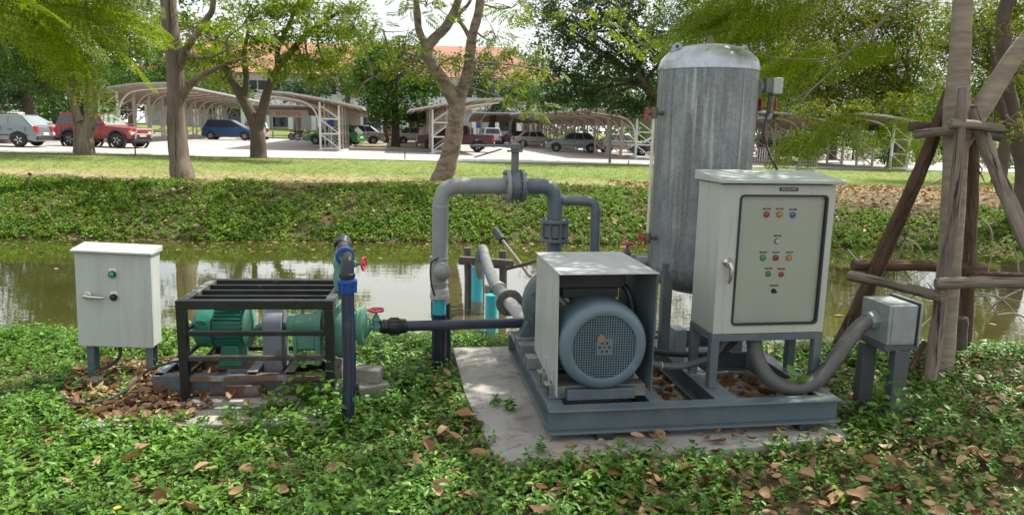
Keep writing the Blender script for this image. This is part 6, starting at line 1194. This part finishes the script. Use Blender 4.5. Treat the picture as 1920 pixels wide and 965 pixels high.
# ------------------------------------------------------------------ vehicles
def wheel(parent, x, y, r, w, sd):
    t = MB().lathe([(r * .62, 0), (r * .9, 0), (r, w * .18), (r, w * .82), (r * .9, w), (r * .62, w)], (x, y - sd * w * .5, r), (0, sd, 0), 20).part('wheel', M['tyre'], parent)
    MB().lathe([(r * .61, w * .55), (r * .60, w * .92), (r * .52, w * .97), (r * .40, w * .82), (r * .2, w * .9), (0, w * .92)], (x, y - sd * w * .5, r), (0, sd, 0), 16).part('rim', M['rim'], t)
    for k in range(5):
        a = k * math.tau / 5; MB().bar((x + r * .15 * math.cos(a), y + sd * w * .45, r + r * .15 * math.sin(a)), (x + r * .55 * math.cos(a), y + sd * w * .48, r + r * .55 * math.sin(a)), .05, .02, (0, 1, 0)).part('spoke', M['rim'], t)
def car(name, label, loc, yaw, col, L=4.3, Wd=1.7, axles=(-1.25, 1.3), wr=.31, lower=None, cabin=None, win=None, extras='', cat='car', met=.3, group=None, glass='glass_dark'):
    f = Frame((loc[0], loc[1], G(loc[0], loc[1]) + .03), yaw); c = f.thing(name, label, cat, group=group); pt = paint('car_paint', col, met); hw = Wd / 2
    low = [(x, z) for x, z in lower]; arch = []
    zb = low[0][1]
    for ax in axles: arch.append([(ax + (wr + .07) * math.cos(a), max(zb, wr + (wr + .07) * math.sin(a))) for a in np.linspace(math.pi, 0, 9)])
    poly = [low[0]] + arch[0] + arch[1] + low[1:]                         # bottom rear -> front, then over the top back to the rear
    bm = bmesh.new(); mb = MB(); mb.prism(poly, (0, -hw, 0), (1, 0, 0), (0, 0, 1), (0, Wd, 0)); bm.free()
    mb.v = [(x, y * (1 - .06 * max(0, z - .7) - .10 * max(0, abs(x) - L * .36) / (L * .14)), z) for x, y, z in mb.v]
    body = mb.part('body', pt, c, .035, smooth=True, segs=3)
    for ax in axles: MB().box(ax - wr - .05, ax + wr + .05, -hw + .06, hw - .06, .2, wr + .35).part('wheel_well', M['plastic_black'], body)
    b0, b1, t0, t1, zb_, zt = cabin; yb, yt = hw * .93, hw * .74
    V = [(b0, -yb, zb_), (b1, -yb, zb_), (b1, yb, zb_), (b0, yb, zb_), (t0, -yt, zt), (t1, -yt, zt), (t1, yt, zt), (t0, yt, zt)]
    cb_ = MB().add(V, [(0, 3, 2, 1), (4, 5, 6, 7), (0, 1, 5, 4), (1, 2, 6, 5), (2, 3, 7, 6), (3, 0, 4, 7)]).part('cabin', pt, c, .05, segs=3)
    xf_ = max(x for x, z in low); xr_ = min(x for x, z in low)
    def lerp3(a, b, t): return Vector(a).lerp(Vector(b), t)
    def quad(i0, i1, i2, i3, u0, u1, v0, v1, nm, mat):
        P_ = [lerp3(lerp3(V[i0], V[i1], u), lerp3(V[i3], V[i2], u), v) for u, v in ((u0, v0), (u1, v0), (u1, v1), (u0, v1))]; nrm = (P_[1] - P_[0]).cross(P_[3] - P_[0]).normalized() * .012
        ctr = sum((Vector(q) for q in V), Vector()) / 8
        if nrm.dot(P_[0] - ctr) < 0: nrm = -nrm
        a = [q + nrm for q in P_]; b = [q - nrm * 3 for q in P_]; MB().add(a + b, [(0, 1, 2, 3), (7, 6, 5, 4), (0, 4, 5, 1), (1, 5, 6, 2), (2, 6, 7, 3), (3, 7, 4, 0)]).part(nm, M[mat], c)
    for u0, u1 in win or ((.08, .34), (.37, .63), (.66, .93)):
        quad(0, 1, 5, 4, u0, u1, .10, .86, 'side_window', glass); quad(3, 2, 6, 7, u0, u1, .10, .86, 'side_window', glass)
    quad(1, 2, 6, 5, .06, .94, .08, .9, 'windscreen', 'glass_light'); quad(3, 0, 4, 7, .08, .92, .12, .88, 'rear_window', 'glass_light' if glass == 'glass_light' else 'glass_dark')
    for sd in (-1, 1):
        for xx in (b1 - .30, (b0 + b1) / 2 - .1, b0 + .35)[:3 if L < 4.6 else 2]: MB().bar((xx, sd * (hw + .001), .38), (xx, sd * (hw * .985 + .001), zb_ - .02), .014, .012, (1, 0, 0)).part('door_seam', M['plastic_black'], body)
        for xx in (b1 - 1.0, b1 - 1.9)[:2 if L < 4.6 else 1]: MB().box(xx - .09, xx + .09, sd * (hw * .985) - .012, sd * (hw * .985) + .012, zb_ - .15, zb_ - .115).part('door_handle', M['plastic_black'], body)
        MB().box(xr_ + .35, xf_ - .35, sd * (hw + .004) - .012, sd * (hw + .004) + .012, .50, .545).part('side_moulding', M['plastic_black'], body)
    for ax in axles:
        for sd in (-1, 1): wheel(c, ax, sd * (hw - .10), wr, .2, sd)
    xf = max(x for x, z in low); xr = min(x for x, z in low); zl = .62
    for sd in (-1, 1):
        MB().box(xf - .10, xf + .01, sd * hw * .72 - .17, sd * hw * .72 + .17, zl, zl + .14).part('headlight', M['lamp_clear'], c, .02); MB().box(xr - .012, xr + .12, sd * hw * .80 - .12, sd * hw * .80 + .12, zl + .05, zl + .3).part('tail_light', M['lamp_red'], c, .02)
        MB().box(b1 - .42, b1 - .28, sd * (hw + .10) - .06, sd * (hw + .10) + .06, zb_ + .02, zb_ + .15).part('mirror', pt if 'jeep' not in extras else M['plastic_black'], c, .02)
    MB().box(xf - .06, xf + .035, -hw * .86, hw * .86, .30, .50).part('bumper', M['plastic_black'] if 'black' in extras else pt, c, .03); MB().box(xr - .035, xr + .06, -hw * .86, hw * .86, .30, .50).part('bumper', M['plastic_black'] if 'black' in extras else pt, c, .03)
    MB().box(xr - .04, xr - .005, -.24, .24, .52, .64).part('number_plate', M['white_steel'], c); MB().box(xf + .005, xf + .04, -.24, .24, .52, .62).part('number_plate', M['white_steel'], c)
    return f, c, pt
SEDAN = dict(lower=[(-2.1, .22), (2.1, .22), (2.15, .45), (2.08, .66), (1.75, .78), (1.0, .92), (-1.45, .98), (-2.05, .95), (-2.15, .6)], cabin=(-1.75, 1.05, -1.05, .35, .92, 1.46), axles=(-1.25, 1.32))
HATCH = dict(lower=[(-1.85, .24), (1.95, .24), (2.0, .45), (1.92, .66), (1.5, .80), (.95, .92), (-1.6, .95), (-1.88, .90), (-1.95, .55)], cabin=(-1.86, 1.0, -1.35, .3, .90, 1.42), axles=(-1.2, 1.2))
MINI = dict(lower=[(-1.8, .24), (1.9, .24), (1.95, .5), (1.8, .75), (1.2, .95), (-1.7, 1.0), (-1.9, .6)], cabin=(-1.8, 1.35, -1.45, .2, .92, 1.56), axles=(-1.25, 1.25))
JEEP = dict(L=4.2, Wd=1.75, wr=.36, lower=[(-2.0, .42), (2.0, .42), (2.05, .6), (2.02, .95), (.72, 1.04), (-2.0, 1.06), (-2.08, .7)], cabin=(-2.0, .78, -1.82, .25, 1.02, 1.62), axles=(-1.22, 1.3), win=((.04, .30), (.34, .60), (.64, .93)))
PICK = dict(L=5.0, Wd=1.75, wr=.37, lower=[(-2.5, .48), (2.35, .48), (2.4, .7), (2.3, .98), (1.05, 1.08), (-.55, 1.10), (-2.5, 1.10), (-2.55, .8)], cabin=(-1.0, 1.1, -.85, .45, 1.06, 1.66), axles=(-1.5, 1.45), win=((.05, .26), (.30, .58), (.62, .93)), cat='pickup')
pj = at(198, 281, 36); f, c, pt = car('off_roader', 'boxy red off-roader with a chrome bull bar parked behind the twin trunk tree', pj, rad(14) * -.6, (.27, .035, .024), extras='black jeep', met=.05, **JEEP)
for ax in (-1.22, 1.3):
    for sd in (-1, 1): MB().ring([(.42, -.05), (.50, -.05), (.50, .05), (.42, .05)], (ax, sd * .86, .37), (0, 1, 0), 24).part('wheel_flare', M['plastic_black'], c)
MB().lathe([(.2, 0), (.34, .02), (.36, .1), (.34, .2), (.2, .22)], (-2.06, 0, .95), (-1, 0, 0), 20).part('spare_wheel', M['tyre'], c)
MB().tube(rpath([(2.1, -.6, .45), (2.18, -.6, .9), (2.18, .6, .9), (2.1, .6, .45)], .1), .04, 8).part('bull_bar', M['chrome'], c); MB().tube([(2.16, -.62, .66), (2.16, .62, .66)], .035, 8).part('bull_bar', M['chrome'], c)
for sd in (-1, 1): MB().box(1.95, 2.045, sd * .8 - .06, sd * .8 + .06, .72, .84).part('indicator', M['lamp_orange'], c)
MB().box(-1.7, .1, -.55, .55, 1.63, 1.67).part('roof_rack', M['plastic_black'], c)
pj = at(82, 286, 33.); car('hatchback', 'old grey hatchback cut off by the left edge of the picture', (pj[0] - 1.95, pj[1], 0), rad(188), (.20, .23, .25), glass='glass_light', extras='black', **HATCH)
pj = at(852, 285, 47); f, c, pt = car('pickup_truck', 'maroon pickup truck parked behind the curved tree', (pj[0], pj[1] + .4, 0), rad(180), (.075, .007, .014), met=.1, **PICK)
MB().box(-2.42, -1.1, -.72, .72, 1.095, 1.106).part('load_bed', M['plastic_black'], c); MB().tube(rpath([(-1.12, -.72, 1.1), (-1.12, -.66, 1.5), (-1.12, .66, 1.5), (-1.12, .72, 1.1)], .12), .035, 8).part('roll_bar', M['plastic_black'], c)
pj = at(1076, 282, 55); car('sedan', 'silver grey sedan parked behind the thin carport posts', pj, rad(176), (.20, .235, .245), **SEDAN)
pj = at(1003, 276, 66); car('sedan', 'white sedan with red tail lights left of the silver sedan', pj, rad(10), (.42, .41, .39), met=.05, **SEDAN)
pj = at(1165, 282, 58); car('sedan', 'pale beige sedan seen between the posts right of the silver sedan', pj, rad(8), (.34, .33, .30), met=.1, **SEDAN)
pj = at(962, 270, 72); car('hatchback', 'dark blue hatchback partly hidden left of the white sedan', pj, rad(180), (.03, .045, .07), **HATCH)
pj = at(432, 262, 57); car('hatchback', 'bright blue hatchback under the left carport', pj, rad(8), (.008, .055, .16), met=.2, **MINI)
pj = at(630, 271, 53); car('hatchback', 'bright green car behind the white carport truss', pj, rad(170), (.02, .24, .06), met=.1, **HATCH)
pj = at(668, 265, 57); car('sedan', 'silver car with red tail lights behind the green car', pj, rad(196), (.28, .29, .30), **SEDAN)
pj = at(478, 262, 62); car('minivan', 'white car with its red tail hidden behind the forked tree', pj, rad(120), (.62, .63, .64), met=.05, **MINI)
pj = at(918, 266, 68); car('off_roader', 'silver off-roader parked far off right of the curved tree', pj, rad(100), (.45, .46, .47), extras='black jeep', **JEEP)
pj = at(780, 265, 62); car('sedan', 'beige sedan at the far end of the right-hand facing carport', pj, rad(20), (.42, .38, .33), **SEDAN)
pj = at(1480, 292, 55); car('hatchback', 'blue car under the second brown looking carport', pj, rad(0), (.05, .11, .20), **HATCH)
pj = at(1900, 300, 52); car('hatchback', 'pale blue car far off behind the right-hand poles', pj, rad(10), (.30, .36, .42), **HATCH)
pj = at(45, 258, 42); car('minivan', 'white van far off behind the grey hatchback', pj, rad(0), (.66, .67, .68), met=.05, **MINI)
pj = at(1232, 280, 52); car('hatchback', 'dark car beside the tank, half hidden by the last truss', pj, rad(180), (.03, .04, .06), **HATCH)
for i, (px, lb, col) in enumerate(((572, 'motorcycle with a yellow tank parked before the white building', (.6, .33, .03)), (560, 'black motorcycle left of the yellow one', (.05, .05, .05)))):
    p = at(px, 261, 63 + i); f = Frame((p[0], p[1], G(p[0], p[1]) + .03), rad(20 + 15 * i)); c = f.thing('motorcycle', lb, 'motorcycle')
    for x in (-.62, .62):
        t = MB().ring([(.24, -.05), (.31, -.05), (.31, .05), (.24, .05)], (x, 0, .31), (0, 1, 0), 18).part('wheel', M['tyre'], c); MB().lathe([(.23, -.01), (.23, .01)], (x, 0, .31), (0, 1, 0), 14).part('rim', M['rim'], t)
    MB().tube(curve([(-.62, 0, .31), (-.2, 0, .42), (.2, 0, .45), (.45, 0, .8)]), .05, 8).part('frame', M['plastic_black'], c); MB().box(-.2, .25, -.12, .12, .25, .52).part('engine', M['rim'], c, .04)
    MB().lathe([(.05, 0), (.14, .08), (.15, .25), (.06, .4)], (-.05, 0, .72), (1, 0, .1), 12).part('fuel_tank', pm('bike_tank', col, .3, bump=0), c); MB().prism([(-.75, .70), (0, .66), (.0, .74), (-.7, .82)], (0, -.12, 0), (1, 0, 0), (0, 0, 1), (0, .24, 0)).part('seat', M['plastic_black'], c, .02)
    MB().tube([(.62, 0, .31), (.42, 0, .95)], .035, 8).part('fork', M['chrome'], c); MB().tube([(.38, -.35, 1.0), (.42, 0, .95), (.38, .35, 1.0)], .018, 6).part('handlebar', M['chrome'], c); MB().lathe([(.08, 0), (.09, .06), (.05, .12)], (.52, 0, .86), (1, 0, 0), 10).part('headlight', M['lamp_clear'], c)
# posts, pole and barrier
for px, py, h, lb in ((254, 293, .62, 'thin dark stake on the lawn edge before the red off-roader'), (759, 300, .42, 'short stake on the lawn edge left of the curved tree'), (1514, 319, .5, 'short dark stake on the lawn edge right of the tank'), (1178, 310, .2, 'tiny stub on the lawn edge left of the tank')):
    p = atg(px, py); g_ = G(p[0], p[1]); o = WF.thing('lawn_stake', lb, 'stake', (p[0], p[1], g_)); MB().tube([(p[0], p[1], g_ - .2), (p[0] + .01, p[1], g_ + h)], .028, 8).part('stake', M['wood_dark'], o); MB().lathe([(.036, 0), (.036, .03)], (p[0] + .01, p[1], g_ + h), (0, 0, 1), 8).part('stake_cap', M['flange'], o)
p = at(1143, 308, 37); g_ = G(p[0], p[1]); o = WF.thing('grey_pole', 'slim grey pole on the lawn edge before the silver sedan', 'pole', (p[0], p[1], g_)); MB().tube([(p[0], p[1], g_ - .3), (p[0], p[1], g_ + 1.4)], .07, 8).part('pole_foot', M['steel'], o); MB().tube([(p[0], p[1], g_ + 1.38), (p[0] + .04, p[1], g_ + 3.6)], .045, 8).part('pole_shaft', M['flange'], o)
p = at(1432, 312, 42); f = Frame((p[0], p[1], G(p[0], p[1]) + .03), rad(12)); o = f.thing('barrier', 'low red and white railing barrier by the road right of the tank', 'barrier')
rw = pm('faded_red_paint', (.45, .12, .09), .5, bump=0)
MB().tube(rpath([(-.75, 0, 0), (-.75, 0, .95), (.75, 0, .95), (.75, 0, 0)], .1), .03, 8).part('barrier_frame', rw, o); MB().tube([(-.72, 0, .15), (.72, 0, .15)], .02, 6).part('lower_rail', rw, o)
for k in range(9): MB().tube([(-.6 + k * .15, 0, .15), (-.6 + k * .15, 0, .94)], .017, 6).part('upright', M['white_steel'], o)
